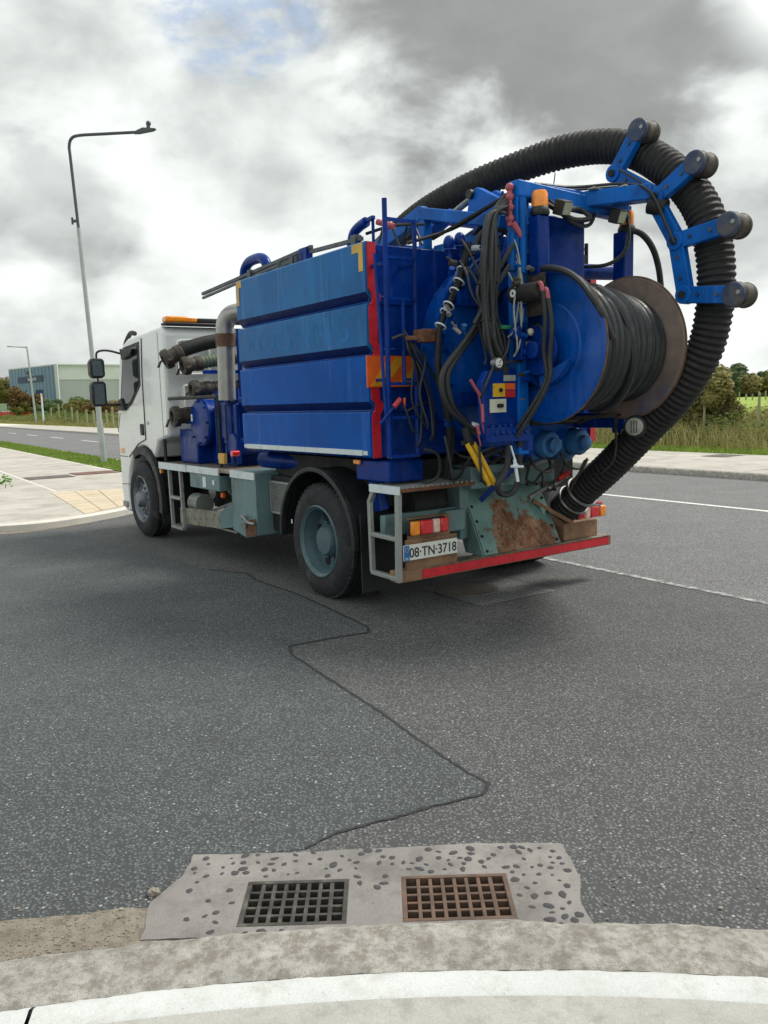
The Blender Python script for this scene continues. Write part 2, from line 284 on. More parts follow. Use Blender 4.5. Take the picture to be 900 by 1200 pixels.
# ---------------------------------------------------------------- mesh helpers
V = Vector
def frame(d):
    d = d.normalized(); a = V((0, 0, 1)) if abs(d.z) < .95 else V((1, 0, 0))
    u = d.cross(a).normalized(); return u, d.cross(u).normalized()
def spline(pts, k=6):
    P = [V(p) for p in pts]; out = []
    for i in range(len(P)-1):
        a = P[i-1] if i else P[0]*2-P[1]; b, c = P[i], P[i+1]; d = P[i+2] if i+2 < len(P) else c*2-b
        for j in range(k):
            t = j/k
            out.append(.5*((2*b)+(c-a)*t+(2*a-5*b+4*c-d)*t*t+(3*b-a-3*c+d)*t**3))
    out.append(P[-1]); return out
class MB:
    def __init__(s): s.v = []; s.f = []; s.g = []
    def add(s, vs, fs):
        n = len(s.v); s.g.append((n, len(s.f))); s.v += [V(x) for x in vs]; s.f += [[i+n for i in f] for f in fs]; return s
    def box(s, x0, x1, y0, y1, z0, z1):
        x0, x1 = sorted((x0, x1)); y0, y1 = sorted((y0, y1)); z0, z1 = sorted((z0, z1))
        return s.add([(x, y, z) for x in (x0, x1) for y in (y0, y1) for z in (z0, z1)],
                     [(0, 1, 3, 2), (4, 6, 7, 5), (0, 4, 5, 1), (2, 3, 7, 6), (0, 2, 6, 4), (1, 5, 7, 3)])
    def obox(s, c, sz, M):
        c = V(c); h = V(sz)/2
        return s.add([c+M@V((a*h.x, b*h.y, d*h.z)) for a in (-1, 1) for b in (-1, 1) for d in (-1, 1)],
                     [(0, 1, 3, 2), (4, 6, 7, 5), (0, 4, 5, 1), (2, 3, 7, 6), (0, 2, 6, 4), (1, 5, 7, 3)])
    def bar(s, p, q, wd, h=None, upv=(0, 0, 1)):
        p, q = V(p), V(q); d = q-p; l = d.length; d.normalize(); u = V(upv)
        if abs(d.dot(u)) > .98: u = V((1, 0, 0))
        y = u.cross(d).normalized(); z = d.cross(y)
        M = Matrix((d, y, z)).transposed(); return s.obox((p+q)/2, (l, wd, h or wd), M)
    def cyl(s, p, q, r, r2=None, n=16, cap=True):
        p, q = V(p), V(q); u, w_ = frame(q-p); r2 = r if r2 is None else r2
        vs = []
        for c, rr in ((p, r), (q, r2)): vs += [c+(u*math.cos(2*math.pi*i/n)+w_*math.sin(2*math.pi*i/n))*rr for i in range(n)]
        fs = [(i, (i+1) % n, n+(i+1) % n, n+i) for i in range(n)]
        if cap: fs += [list(range(n-1, -1, -1)), list(range(n, 2*n))]
        return s.add(vs, fs)
    def tube(s, pts, r, n=8, k=6, raw=False, cap=True):
        P = [V(p) for p in pts] if raw else spline(pts, k)
        m = len(P); T = [(P[min(i+1, m-1)]-P[max(i-1, 0)]).normalized() for i in range(m)]
        u, _ = frame(T[0]); vs = []; acc = 0
        for i in range(m):
            if i: acc += (P[i]-P[i-1]).length
            u = (u-T[i]*u.dot(T[i])).normalized(); w_ = T[i].cross(u)
            rr = r(acc, i/(m-1)) if callable(r) else r
            vs += [P[i]+(u*math.cos(2*math.pi*j/n)+w_*math.sin(2*math.pi*j/n))*rr for j in range(n)]
        fs = [(i*n+j, i*n+(j+1) % n, (i+1)*n+(j+1) % n, (i+1)*n+j) for i in range(m-1) for j in range(n)]
        if cap: fs += [list(range(n-1, -1, -1)), list(range((m-1)*n, m*n))]
        return s.add(vs, fs)
    def lathe(s, o, ax, prof, n=32, closed=False):
        o = V(o); d = V(ax).normalized(); u, w_ = frame(d); m = len(prof)
        vs = [o+d*t_+(u*math.cos(2*math.pi*i/n)+w_*math.sin(2*math.pi*i/n))*r for i in range(n) for r, t_ in prof]
        fs = [(i*m+j, i*m+(j+1) % m, ((i+1) % n)*m+(j+1) % m, ((i+1) % n)*m+j) for i in range(n) for j in range(m if closed else m-1)]
        return s.add(vs, fs)
    def torus(s, c, ax, R, r, n=32, m=8):
        return s.lathe(c, ax, [(R+r*math.cos(2*math.pi*i/m), r*math.sin(2*math.pi*i/m)) for i in range(m)], n, True)
    def prism(s, poly, ext):
        e = V(ext); a = [V(p) for p in poly]; n = len(a)
        return s.add(a+[p+e for p in a], [list(range(n-1, -1, -1)), list(range(n, 2*n))]+[(i, (i+1) % n, n+(i+1) % n, n+i) for i in range(n)])
    def arc(s, cx, cz, ra, rb, y0, y1, a0, a1, n=24):
        vs = []; fs = []
        for i in range(n+1):
            a = rad(a0+(a1-a0)*i/n)
            for r in (ra, rb):
                for y in (y0, y1): vs.append((cx+r*math.cos(a), y, cz+r*math.sin(a)))
        for i in range(n):
            b = i*4; c = b+4
            fs += [(b, c, c+1, b+1), (b+2, b+3, c+3, c+2), (b, b+2, c+2, c), (b+1, c+1, c+3, b+3)]
        fs += [(0, 1, 3, 2), (n*4, n*4+2, n*4+3, n*4+1)]
        return s.add(vs, fs)
    def ball(s, c, r, n=10, m=6, sq=(1, 1, 1)):
        c = V(c); vs = [c+V((0, 0, r*sq[2]))]
        for i in range(1, m):
            a = math.pi*i/m
            vs += [c+V((r*sq[0]*math.sin(a)*math.cos(2*math.pi*j/n), r*sq[1]*math.sin(a)*math.sin(2*math.pi*j/n), r*sq[2]*math.cos(a))) for j in range(n)]
        vs.append(c-V((0, 0, r*sq[2]))); fs = [(0, 1+j, 1+(j+1) % n) for j in range(n)]
        for i in range(m-2): fs += [(1+i*n+j, 1+(i+1)*n+j, 1+(i+1)*n+(j+1) % n, 1+i*n+(j+1) % n) for j in range(n)]
        b = 1+(m-2)*n; fs += [(b+j, len(vs)-1, b+(j+1) % n) for j in range(n)]
        return s.add(vs, fs)
    def mesh(s, name, mat, smooth=35, fix=True):
        me = bpy.data.meshes.new(name); me.from_pydata([tuple(x) for x in s.v], [], s.f)
        if fix and len(s.f) < 60000:
            bm = bmesh.new(); bm.from_mesh(me); bmesh.ops.recalc_face_normals(bm, faces=bm.faces); bm.to_mesh(me); bm.free()
        if smooth:
            for p in me.polygons: p.use_smooth = True
            me.set_sharp_from_angle(angle=rad(smooth))
        me.materials.append(MT[mat] if isinstance(mat, str) else mat); me.update(); return me
    def obj(s, name, mat, parent=None, bevel=0., smooth=35, fix=True):
        return link(name, s.mesh(name, mat, smooth, fix), parent, bevel)
def objs(s, name, mat, parent=None, bevel=0., smooth=35):
    g = s.g+[(len(s.v), len(s.f))]; out = []
    for (a, fa), (b, fb) in zip(g, g[1:]):
        k = MB(); k.v = s.v[a:b]; k.f = [[i-a for i in f] for f in s.f[fa:fb]]; out.append(k.obj(name, mat, parent, bevel, smooth))
    return out
MB.objs = objs
def link(name, me, parent=None, bevel=0.):
    o = bpy.data.objects.new(name, me); COL.objects.link(o); o.parent = parent
    if bevel:
        b = o.modifiers.new('bevel', 'BEVEL'); b.width = bevel; b.segments = 2; b.limit_method = 'ANGLE'; b.angle_limit = rad(40)
    return o
def tag(o, label=None, cat=None, group=None, kind=None):
    for k, x in (('label', label), ('category', cat), ('group', group), ('kind', kind)):
        if x: o[k] = x
    return o
def empty(name, loc, rz=0., **k):
    o = bpy.data.objects.new(name, None); COL.objects.link(o); o.location = loc; o.rotation_euler = (0, 0, rz); o.empty_display_size = .2
    return tag(o, **k)
def sheet(name, loops, z, mat, parent=None, thick=0.):
    """flat polygon (first loop) with holes (others), optional depth downwards"""
    L3 = [[V((p[0], p[1], 0)) for p in lp] for lp in loops]
    tri = tessellate_polygon(L3); flat = [p for lp in L3 for p in lp]
    m = MB(); zf = z if callable(z) else (lambda x, y: z)
    vs = [(p.x, p.y, zf(p.x, p.y)) for p in flat]; fs = []
    for t_ in tri:
        a, b, c = (flat[i] for i in t_)
        fs.append(t_ if (b-a).cross(c-a).z > 0 else (t_[0], t_[2], t_[1]))
    m.add(vs, fs)
    if thick:
        n = 0
        for lp in L3:
            k = len(lp)
            for i in range(k):
                a, b = n+i, n+(i+1) % k
                m.add([vs[a], vs[b], (vs[b][0], vs[b][1], vs[b][2]-thick), (vs[a][0], vs[a][1], vs[a][2]-thick)], [(0, 3, 2, 1)])
            n += k
    return m.obj(name, mat, parent, smooth=0, fix=False)
def text_obj(name, body, size, mat, origin, xdir, ydir, parent=None, ext=.002, align='LEFT', squash=1., bold=0.):
    cu = bpy.data.curves.new(name, 'FONT'); cu.body = body; cu.size = size; cu.extrude = ext; cu.align_x = align; cu.offset = bold
    tmp = bpy.data.objects.new(name+'_tmp', cu); COL.objects.link(tmp)
    dg = bpy.context.evaluated_depsgraph_get(); me = bpy.data.meshes.new_from_object(tmp.evaluated_get(dg)); bpy.data.objects.remove(tmp)
    X = V(xdir).normalized(); Y = V(ydir).normalized(); Z = X.cross(Y)
    M = Matrix.Translation(V(origin)) @ Matrix((X*squash, Y, Z)).transposed().to_4x4()
    me.transform(M); me.materials.clear(); me.materials.append(MT[mat]); me.name = name
    return link(name, me, parent)

# ---------------------------------------------------------------- the setting
RA = rad(32.6); AL = V((-math.sin(RA), math.cos(RA), 0)); AC = V((math.cos(RA), math.sin(RA), 0))
def R(a, c, z=0.): p = AL*a+AC*c; return V((p.x, p.y, z))
def R2(a, c): p = AL*a+AC*c; return (p.x, p.y)
def ss(x): x = max(0, min(1, x)); return x*x*(3-2*x)
def terr(x, y):
    a, c = V((x, y, 0)).dot(AL), V((x, y, 0)).dot(AC)
    if c < 17: return -.06
    return .08+.25*ss((c-17.4)/8)+1.9*ss((c-30)/75)*ss((40-a)/25+.35)+3.5*ss((c-120)/250)
# ground: one sheet to the horizon, gently rising beyond the far pavement
m = MB(); cs = [-900, -300, -80, -30, -8, 16.9, 17.35, 18, 20, 23, 27, 33, 42, 55, 70, 90, 120, 170, 260, 420, 900, 1500]; as_ = [-900, -400, -150, -70, -40, -20, -10, 0, 8, 16, 24, 32, 40, 50, 65, 90, 130, 200, 320, 600, 1500]
for a in as_:
    for c in cs: x, y = R2(a, c); m.v.append(V((x, y, terr(x, y))))
k = len(cs); m.f = [(i*k+j, i*k+j+1, (i+1)*k+j+1, (i+1)*k+j) for i in range(len(as_)-1) for j in range(k-1)]
tag(m.obj('ground', 'meadow', smooth=60), kind='structure')
# near side road, with the two gully openings left out
ARC_C = V((.08, 2.21-6.2, 0)); ARC_R = 6.2
def arcp(r, deg): a = rad(deg); return (ARC_C.x+r*math.sin(a), ARC_C.y+r*math.cos(a))
G1 = (-.495, -.155, 2.335, 2.575); G2 = (.02, .375, 2.335, 2.58)
def rect(x0, x1, y0, y1): return [(x0, y0), (x1, y0), (x1, y1), (x0, y1)]
outer = [R2(-60, 5.62), R2(26, 5.62), R2(26, -40), R2(-60, -40)]
tag(sheet('side_road', [outer, rect(*G1), rect(*G2)], 0., 'asphalt'), kind='structure')
tag(sheet('main_road', [[R2(-160, 5.62), R2(-160, 13.42), R2(330, 13.42), R2(330, 5.62)]], 0., 'mainroad'), kind='structure')
def strip(name, pts, wd, z, mat, jit=0., seed=1):
    rnd = random.Random(seed); P = [V((p[0], p[1], 0)) for p in pts]; m = MB(); vs = []
    for i, p in enumerate(P):
        d = (P[min(i+1, len(P)-1)]-P[max(i-1, 0)]).normalized(); nn = V((-d.y, d.x, 0)); ww = wd(i/(len(P)-1)) if callable(wd) else wd
        o = nn*rnd.uniform(-jit, jit); e = ww*(1+rnd.uniform(-.3, .3)*(jit > 0))
        for q in (p+o+nn*e/2, p+o-nn*e/2): vs.append((q.x, q.y, z))
    m.add(vs, [(2*i, 2*i+1, 2*i+3, 2*i+2) for i in range(len(P)-1)])
    return tag(m.obj(name, mat, smooth=0), kind='structure')
def dense(pts, step):
    out = []
    for a, b in zip(pts, pts[1:]):
        a, b = V((*a, 0)), V((*b, 0)); n = max(1, int((b-a).length/step)); out += [tuple((a+(b-a)*i/n))[:2] for i in range(n)]
    return out+[pts[-1]]
strip('edge_line', dense([R2(-30, 5.66), R2(6.4, 5.66)], .12), .07, .004, 'wornline', .006)
strip('centre_line', [R2(-40, 10.05), R2(9.6, 10.05)], .11, .004, 'line')
for i in range(9):
    a = 34.2+8.2*i; strip('lane_dash', [R2(a, 10.25), R2(a+3.6, 10.25)], .14, .004, 'line')
crack = [(-1.75, 7.95), (-1.33, 7.72), (-1.2, 7.4), (-.74, 6.77), (-.14, 5.7), (-.13, 5.56), (-.40, 5.44), (-.66, 5.29), (-.62, 5.1), (-.30, 4.52), (-.08, 4.13), (.12, 3.73), (.32, 3.36), (.40, 3.24), (.37, 3.15), (.15, 3.06), (-.07, 2.95), (-.22, 2.88), (-.32, 2.78)]
strip('crack_sealant', dense(crack, .022), lambda t_: .024-.010*t_+.008*noise.noise(V((t_*60, 0, 0))), .004, 'seal', .005, 3)
PT = dense(crack[:0:-1]+[(-1.75, 7.95), (-2.6, 9.0)], .05)
tag(sheet('resurfaced_tarmac', [PT+[R2(11.6, 2.2), R2(11.9, 0), R2(12.2, -6), R2(6, -22), (-9, -1.5), (-4.5, 1.2), (-2.0, 2.0), (-.8, 2.35), (-.75, 2.72)]], .002, 'asphalt_patch'), kind='structure')
# square repair frame with a round cover behind the rear bumper
ring = [(.32, 6.80), (.55, 7.12), (1.18, 6.98), (1.26, 6.76), (.80, 6.52), (.32, 6.80)]
tag(sheet('cover_surround', [[R2(5.62, 3.95), R2(5.62, 4.75), R2(4.82, 4.75), R2(4.82, 3.95)]], .004, 'mainroad'), kind='structure')
mc = empty('manhole_cover', R(5.35, 4.22, .004), label='round ridged grey manhole cover in the road under the rear bumper', cat='manhole cover')
m = MB(); m.lathe((0, 0, 0), (0, 0, 1), [(.27, 0), (.27, .008), (.24, .008), (.24, .005), (0, .005)], 40); m.obj('frame', 'covergrey', mc)
m = MB()
for i in range(-5, 6):
    l = math.sqrt(max(0, .23**2-(i*.04)**2)); m.box(-l, l, i*.04-.008, i*.04+.008, .005, .011)
m.obj('ridges', 'covergrey', mc)

# foreground gully apron with pebbles
AP = [(-.775, 2.29), (.60, 2.29), (.585, 2.40), (.62, 2.55), (.60, 2.76), (.30, 2.775), (-.05, 2.76), (-.40, 2.75), (-.72, 2.755), (-.73, 2.62), (-.80, 2.48)]
def ragged(P, step, amp):
    D = dense(P+[P[0]], step)[:-1]; return [(x+noise.noise(V((x*22, y*22, 1)))*amp, y+noise.noise(V((x*22, y*22, 7)))*amp) for x, y in D]
AP = ragged(AP, .02, .007)
ap = tag(sheet('gully_apron', [AP, rect(*G1), rect(*G2)], .006, 'apron', thick=.006), kind='structure')
rnd = random.Random(11); pebs = []
pm = []
for i in range(5):
    m = MB(); m.ball((0, 0, 0), 1., 9, 6, (1, 1, 1)); r2 = random.Random(i)
    for v in m.v: v *= r2.uniform(.82, 1.12)
    pm.append(m.mesh('pebble', 'pebble', 60))
tries = 0
while len(pebs) < 128 and tries < 6000:
    tries += 1; x = rnd.uniform(-.70, .585); y = rnd.uniform(2.30, 2.745)
    if any(a-.02 < x < b+.02 and c-.02 < y < d+.02 for a, b, c, d in (G1, G2)): continue
    if -.15 < x < .02 and y < 2.52: continue
    if y < 2.56 and x < -.50 and rnd.random() < .8: continue
    if y < 2.61 and rnd.random() < .35 and x < .38: continue
    if any((x-a)**2+(y-b)**2 < .028**2 for a, b in pebs): continue
    pebs.append((x, y)); o = link('pebble', pm[rnd.randrange(5)], ap); s_ = rnd.uniform(.0085, .017)
    o.location = (x, y, .0045); o.scale = (s_*rnd.uniform(.8, 1.5), s_*rnd.uniform(.7, 1.1), s_*.36); o.rotation_euler = (0, 0, rnd.uniform(0, 6))
def grating(G, mat, label, brk):
    x0, x1, y0, y1 = G; g = empty('gully_grating', ((x0+x1)/2, y0, 0), label=label, cat='drain grating', group='gully gratings')
    def L_(m): m.v = [v-V(((x0+x1)/2, y0, 0)) for v in m.v]; return m
    fx = .016; m = MB()
    for b in ((x0, x1, y0, y0+fx), (x0, x1, y1-fx, y1), (x0, x0+fx, y0+fx, y1-fx), (x1-fx, x1, y0+fx, y1-fx)): m.box(*b, -.03, .0075)
    L_(m).obj('frame', mat, g, .002)
    xs = x0+fx+(x1-x0-2*fx)*.87
    m = MB(); m.box(xs-.007, xs+.007, y0+fx, y1-fx, -.03, .005); L_(m).obj('bar', mat, g, .002)
    for i in range(1, 7): x = x0+fx+(xs-x0-fx)*i/7; m = MB(); m.box(x-.0062, x+.0062, y0+fx, y1-fx, -.03, .005); L_(m).obj('bar', mat, g, .002)
    for i in range(1, 5): y = y0+fx+(y1-y0-2*fx)*i/5; m = MB(); m.box(x0+fx, x1-fx, y-.0055, y+.0055, -.028, .0035); L_(m).obj('cross_bar', mat, g, .002)
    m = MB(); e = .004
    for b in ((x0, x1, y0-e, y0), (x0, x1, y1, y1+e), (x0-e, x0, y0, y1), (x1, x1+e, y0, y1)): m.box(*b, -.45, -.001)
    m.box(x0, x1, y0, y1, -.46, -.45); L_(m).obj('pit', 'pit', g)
    if brk:
        m = MB()
        for i in range(26):
            x, y = rnd.gauss(.24, .03), rnd.gauss(2.50, .03); a = rnd.uniform(0, 6.28); l = rnd.uniform(.02, .05)
            p = V((x, y, -.05)); q = p+V((math.cos(a)*l, math.sin(a)*l, rnd.uniform(.02, .05))); s2 = V((-math.sin(a), math.cos(a), 0))*.003
            m.add([p-s2, p+s2, q], [(0, 1, 2)])
        L_(m).obj('weeds', 'roughgrass', g, smooth=0, fix=False)
grating(G1, 'iron', 'dark grey iron drain grating set in the concrete gully surround', False)
grating(G2, 'rustiron', 'rusty brown iron drain grating with dry weeds caught inside', True)
# near kerb and pavement where the photographer stands
def band(name, r_out, r_in, z, d0, d1, mat, n, wob, drop, seed, k=8, rough=.003):
    m = MB(); vs = []; c = k+3
    for i in range(n+1):
        dg = d0+(d1-d0)*i/n; q = dg*.11*10; w1 = noise.noise(V((q*.6, seed, 0)))*wob+noise.noise(V((q*3.1, seed+5, 0)))*wob*.5+noise.noise(V((q*7, seed+7, 0)))*wob*.08
        w2 = noise.noise(V((q*.8, seed+3, 0)))*wob*.4; row = []
        for j in range(k+1):
            t_ = j/k; r = (r_out+w1)*(1-t_)+(r_in+w2)*t_; p = arcp(r, dg); e = .014*(1-ss(t_*k/1.2)) if t_ < .16 else .008*ss((t_-.88)/.12)
            h = (noise.noise(V((p[0]*9, p[1]*9, seed)))+.7*noise.noise(V((p[0]*34, p[1]*34, seed))))*rough; row.append((p[0], p[1], z-e+h))
        p = arcp(r_out+w1+.004, dg); b = arcp(r_in+w2-.001, dg)
        vs += [(p[0], p[1], z-drop)]+row+[(b[0], b[1], z-.05)]
    m.add(vs, [(i*c+j, (i+1)*c+j, (i+1)*c+j+1, i*c+j+1) for i in range(n) for j in range(c-1)])
    return tag(m.obj(name, mat, smooth=50), kind='structure')
KO, KI = ARC_R, ARC_R-.212
band('near_kerb', KO, KI, .100, -70, 70, 'kerb', 1260, .012, .14, 2)
for d0, d1 in ((-70, -9.78), (-9.68, 70)): band('kerb_backing_band', KI-.007, KI-.115, .110, d0, d1, 'kerbwhite', int((d1-d0)*6), .006, .05, 4, 4, .0015)
m = MB(); vs = [(ARC_C.x, ARC_C.y, .106)]+[(*arcp(KI-.113, -70+140*i/90), .106) for i in range(91)]+[(8, -12, .106), (-8, -12, .106)]
m.add(vs, [(0, i, i+1) for i in range(len(vs)-1, 0, -1) if i+1 < len(vs)]+[(0, len(vs)-1, 1)]); tag(m.obj('near_pavement', 'path', smooth=0), kind='structure')
# grit and sandy wash along the kerb on the left
ed = []
for i in range(40):
    t_ = i/39; x = -3.4+2.66*t_; yk = ARC_C.y+math.sqrt(ARC_R**2-(x-ARC_C.x)**2)
    ed.append((x, max(yk+.03, yk+.42-.10*t_+(.55*max(0, .55-t_))+noise.noise(V((x*5, 1, 0)))*.05)))
ed = ragged(ed, 9, .03)
lo = [(x, ARC_C.y+math.sqrt(ARC_R**2-(x-ARC_C.x)**2)-.02) for x, _ in reversed(ed)]
tag(sheet('sandy_wash', [ed+lo], .003, 'dirt'), kind='structure')
m = MB(); rnd = random.Random(21)
for i in range(2600):
    x = rnd.uniform(-2.6, -.76) if i < 2000 else rnd.uniform(-2.5, 2.4); yk = ARC_C.y+math.sqrt(ARC_R**2-(x-ARC_C.x)**2)
    y = yk+(abs(rnd.gauss(.05, .22)) if i < 2000 else abs(rnd.gauss(0, .8))); s_ = rnd.uniform(.0015, .0045)*(1.8 if rnd.random() < .03 else 1)
    if -.8 < x < .62 and y < 2.78: continue
    m.ball((x, y, .003+s_*.3), s_, 5, 3, (1.2, 1, .7))
o = m.obj('loose_grit', 'grit', smooth=0, fix=False); tag(o, 'loose grit scattered over the tarmac and sandy wash by the kerb', 'grit', kind='stuff')
m = MB(); m.ball((0, 0, 0), .02, 8, 6, (1.1, .9, .8)); r2 = random.Random(3)
for v in m.v: v *= r2.uniform(.85, 1.15)
o = m.obj('stone', 'grit', smooth=0); o.location = (-.80, 2.52, .012); tag(o, 'pale loose stone beside the corner of the gully surround', 'stone')

# corner pavement on the left, behind the cab
kc = [(13.6, -40), (12.7, -6), (12.35, 0), (12.05, 1.3), (11.9, 2.0), (12.08, 2.65), (12.6, 3.45), (13.6, 4.35), (15.4, 5.35), (18, 6.15), (21, 6.5), (26, 6.6), (120, 6.6)]
ks = spline([(*p, 0) for p in kc], 6); kp = [(p.x, p.y) for p in ks]
def offs(P, d):
    out = []
    for i, p in enumerate(P):
        a, b = V((*P[max(i-1, 0)], 0)), V((*P[min(i+1, len(P)-1)], 0)); t_ = (b-a).normalized(); out.append((p[0]+t_.y*-d*-1*-1, p[1]+t_.x*d*-1*-1)) if False else out.append((p[0]-t_.y*-d, p[1]-t_.x*d))
    return out
ki = offs(kp, .16)
m = MB(); vs = []
for (a, c), (a2, c2) in zip(kp, ki):
    for q in (R(a, c, 0), R(a, c, .085), R(a+(a2-a)*.12, c+(c2-c)*.12, .1), R(a2, c2, .102), R(a2, c2, .02)): vs.append(q)
m.add(vs, [(i*5+j, (i+1)*5+j, (i+1)*5+j+1, i*5+j+1) for i in range(len(kp)-1) for j in range(4)]); tag(m.obj('corner_kerb', 'joint', smooth=50), kind='structure')
cp = [p for p in ki if p[0] < 21]
tag(sheet('corner_pavement', [[R2(*p) for p in ki]+[R2(120, -40)]], .0965, 'joint'), kind='structure')
pave = [o for o in COL.objects if o.name == 'corner_pavement'][0]
J = .035
sheet('pavement_base', [[R2(15.9, -9), R2(46, -9), R2(46, 5.3), R2(15.9, 5.3)]], .0972, 'joint', pave)
def bay(poly, mat='pathfar', name='concrete_bay', z=.1): return sheet(name, [[R2(*p) for p in poly]], z, mat, pave, thick=.02)
near_in = [p for p in cp if p[0] < 16.35 and p[1] > -5]
bay([(16.34, -5)]+[(p[0], p[1]-.03) for p in near_in]+[(16.34, 5.45)])
for i, a in enumerate((16.35, 18.4, 20.5, 22.6, 24.7, 26.8, 29.5, 32.5, 36)):
    b = (18.35, 20.45, 22.55, 24.65, 26.75, 29.45, 32.45, 35.95, 44)[i]
    for c0, c1 in ((-9, -2.4), (-2.4, .9), (.9, 3.1), (3.1, 5.3)): bay([(a, c0+J), (b, c0+J), (b, c1-J), (a, c1-J)])
def bil(u, v): 
    tl, tr, br, bl = (16.1, 2.95), (15.7, 4.15), (13.05, 3.62), (12.28, 2.70)
    return tuple((tl[i]*(1-v)+bl[i]*v)*(1-u)+(tr[i]*(1-v)+br[i]*v)*u for i in (0, 1))
for i in range(3):
    for j in range(8):
        g_ = .03; q = [bil((i+a)/3, (j+b)/8) for a, b in ((g_, g_/1), (1-g_, g_), (1-g_, 1-g_), (g_, 1-g_))]
        sheet('tactile_slab', [[R2(*p) for p in q]], .108, 'tactile', pave, thick=.012)
for (a, c, mat, lab) in ((19.9, 3.65, 'covergrey', 'grey square access cover in the corner pavement, left of the brown one'), (20.3, 4.75, 'coverred', 'reddish brown access cover in the corner pavement beside the grass verge')):
    o = empty('access_cover', R(a, c, .1), RA, label=lab, cat='access cover', group='access covers in the corner pavement')
    m = MB(); m.box(-.5, .5, -.42, .42, 0, .006); m.obj('frame', mat, o)
    m = MB(); m.box(-.46, -.01, -.38, .38, .006, .01); m.obj('lid', mat, o); m = MB(); m.box(.01, .46, -.38, .38, .006, .01); m.obj('lid', mat, o)
tag(sheet('grass_verge', [[R2(18.6, 5.36)]+[R2(p[0], p[1]-.02) for p in ki if p[0] > 18.6]+[R2(119, 5.36)]], .108, 'turf'), kind='structure')
def blades(name, gen, n, hr, wd, mat, label, cat, seed=1, lean=.5):
    rnd = random.Random(seed); vs = []; fs = []
    for i in range(n):
        p = gen(rnd)
        if p is None: continue
        h = rnd.uniform(*hr)*p[3] if len(p) > 3 else rnd.uniform(*hr); a = rnd.uniform(0, 6.28); w_ = wd*rnd.uniform(.6, 1.4); b = len(vs); x, y, z = p[:3]
        dx, dy = math.cos(a), math.sin(a); la = rnd.uniform(0, 6.28); ll = h*lean*rnd.random(); lx, ly = math.cos(la)*ll, math.sin(la)*ll
        vs += [(x-dx*w_, y-dy*w_, z), (x+dx*w_, y+dy*w_, z), (x+lx*.4+dx*w_*.7, y+ly*.4+dy*w_*.7, z+h*.6), (x+lx*.4-dx*w_*.7, y+ly*.4-dy*w_*.7, z+h*.6), (x+lx, y+ly, z+h)]
        fs += [(b, b+1, b+2, b+3), (b+3, b+2, b+4)]
    me = bpy.data.meshes.new(name); me.from_pydata(vs, [], fs); me.materials.append(MT[mat]); o = link(name, me); return tag(o, label, cat, kind='stuff')
blades('verge_grass', lambda r: (*R2(r.uniform(18.8, 60)**1., r.uniform(5.38, 6.42)), .105), 24000, (.03, .09), .012, 'grass', 'bright green mown grass on the verge by the corner', 'grass', 4)
# gutter silt at the corner kerb
sl = [(p[0]-.05, p[1]) for p in kp if -4 < p[1] < 2.8 and p[0] < 14]; tag(sheet('gutter_silt', [[R2(a-.03-.45*ss((3-c)/3)*(.6+.4*noise.noise(V((c*2, 0, 0)))), c) for a, c in sl]+[R2(a+.05, c) for a, c in reversed(sl)]], .004, 'dirt'), kind='structure')
# far pavement
m = MB(); fk = [(-160, 13.4), (330, 13.4)]
vs = []
for a, c in fk: vs += [R(a, c, 0), R(a, c, .1), R(a, c+.02, .12), R(a, c+.16, .122), R(a, c+.16, .05)]
m.add(vs, [(j, 5+j, 6+j, 1+j) for j in range(4)]); tag(m.obj('far_kerb', 'kerb', smooth=50), kind='structure')
fp = tag(sheet('far_pavement', [[R2(-160, 13.56), R2(330, 13.56), R2(330, 17.35), R2(-160, 17.35)]], .108, 'joint'), kind='structure')
for i in range(-8, 34):
    a = i*3.; sheet('concrete_bay', [[R2(a+.02, 13.57), R2(a+2.98, 13.57), R2(a+2.98, 17.3), R2(a+.02, 17.3)]], .12, 'pathfar', fp, thick=.012)
o = empty('access_cover', R(11.6, 16.7, .12), RA, label='dark access cover in the far pavement at the right', cat='access cover')
m = MB(); m.box(-.4, .4, -.3, .3, 0, .006); m.obj('frame', 'covergrey', o); m = MB(); m.box(-.36, .36, -.26, .26, .006, .01); m.obj('lid', 'covergrey', o)

# ---------------------------------------------------------------- the vacuum tanker (local: x forward, y to its left, z up, origin under the rear axle)
T = empty('vacuum_tanker_truck', (.45, 7.35, 0), rad(124.9), label='white-cabbed blue vacuum tanker truck with hose reel and black suction hose on its rear', cat='truck')
def part(name, mb, mat, par=None, bevel=0., smooth=35): return mb.obj(name, mat, par or T, bevel, smooth)
def parts(name, mb, mat, par=None, bevel=0., smooth=35): return mb.objs(name, mat, par or T, bevel, smooth)
# chassis
m = MB()
for s in (-1, 1): m.box(-.70, 4.9, s*.38, s*.45, .62, .90)
for x in (-.62, -.3, .5, 1.5, 2.6, 3.6): m.box(x-.05, x+.05, -.38, .38, .66, .86)
part('chassis_frame', m, 'chassis')
m = MB(); m.cyl((0, -1.0, .47), (0, 1.0, .47), .09, n=12); m.ball((0, 0, .47), .22, 12, 8); m.cyl((4.36, -1.0, .47), (4.36, 1.0, .47), .06, n=10); parts('axle', m, 'chassis')
m = MB(); m.box(2.1, 4.2, -.7, .6, .45, .95); m.box(-.75, 1.2, -1.0, .95, .80, 1.14); m.box(1.75, 3.1, -.95, .78, .45, .92); part('underbody', m, 'chassis')
m = MB(); m.cyl((.2, .5, .9), (-.9, .3, 1.0), .09, n=12); m.cyl((1.35, 1.0, 1.08), (.7, .85, 1.06), .08, n=12); parts('drain_pipe', m, 'blue')
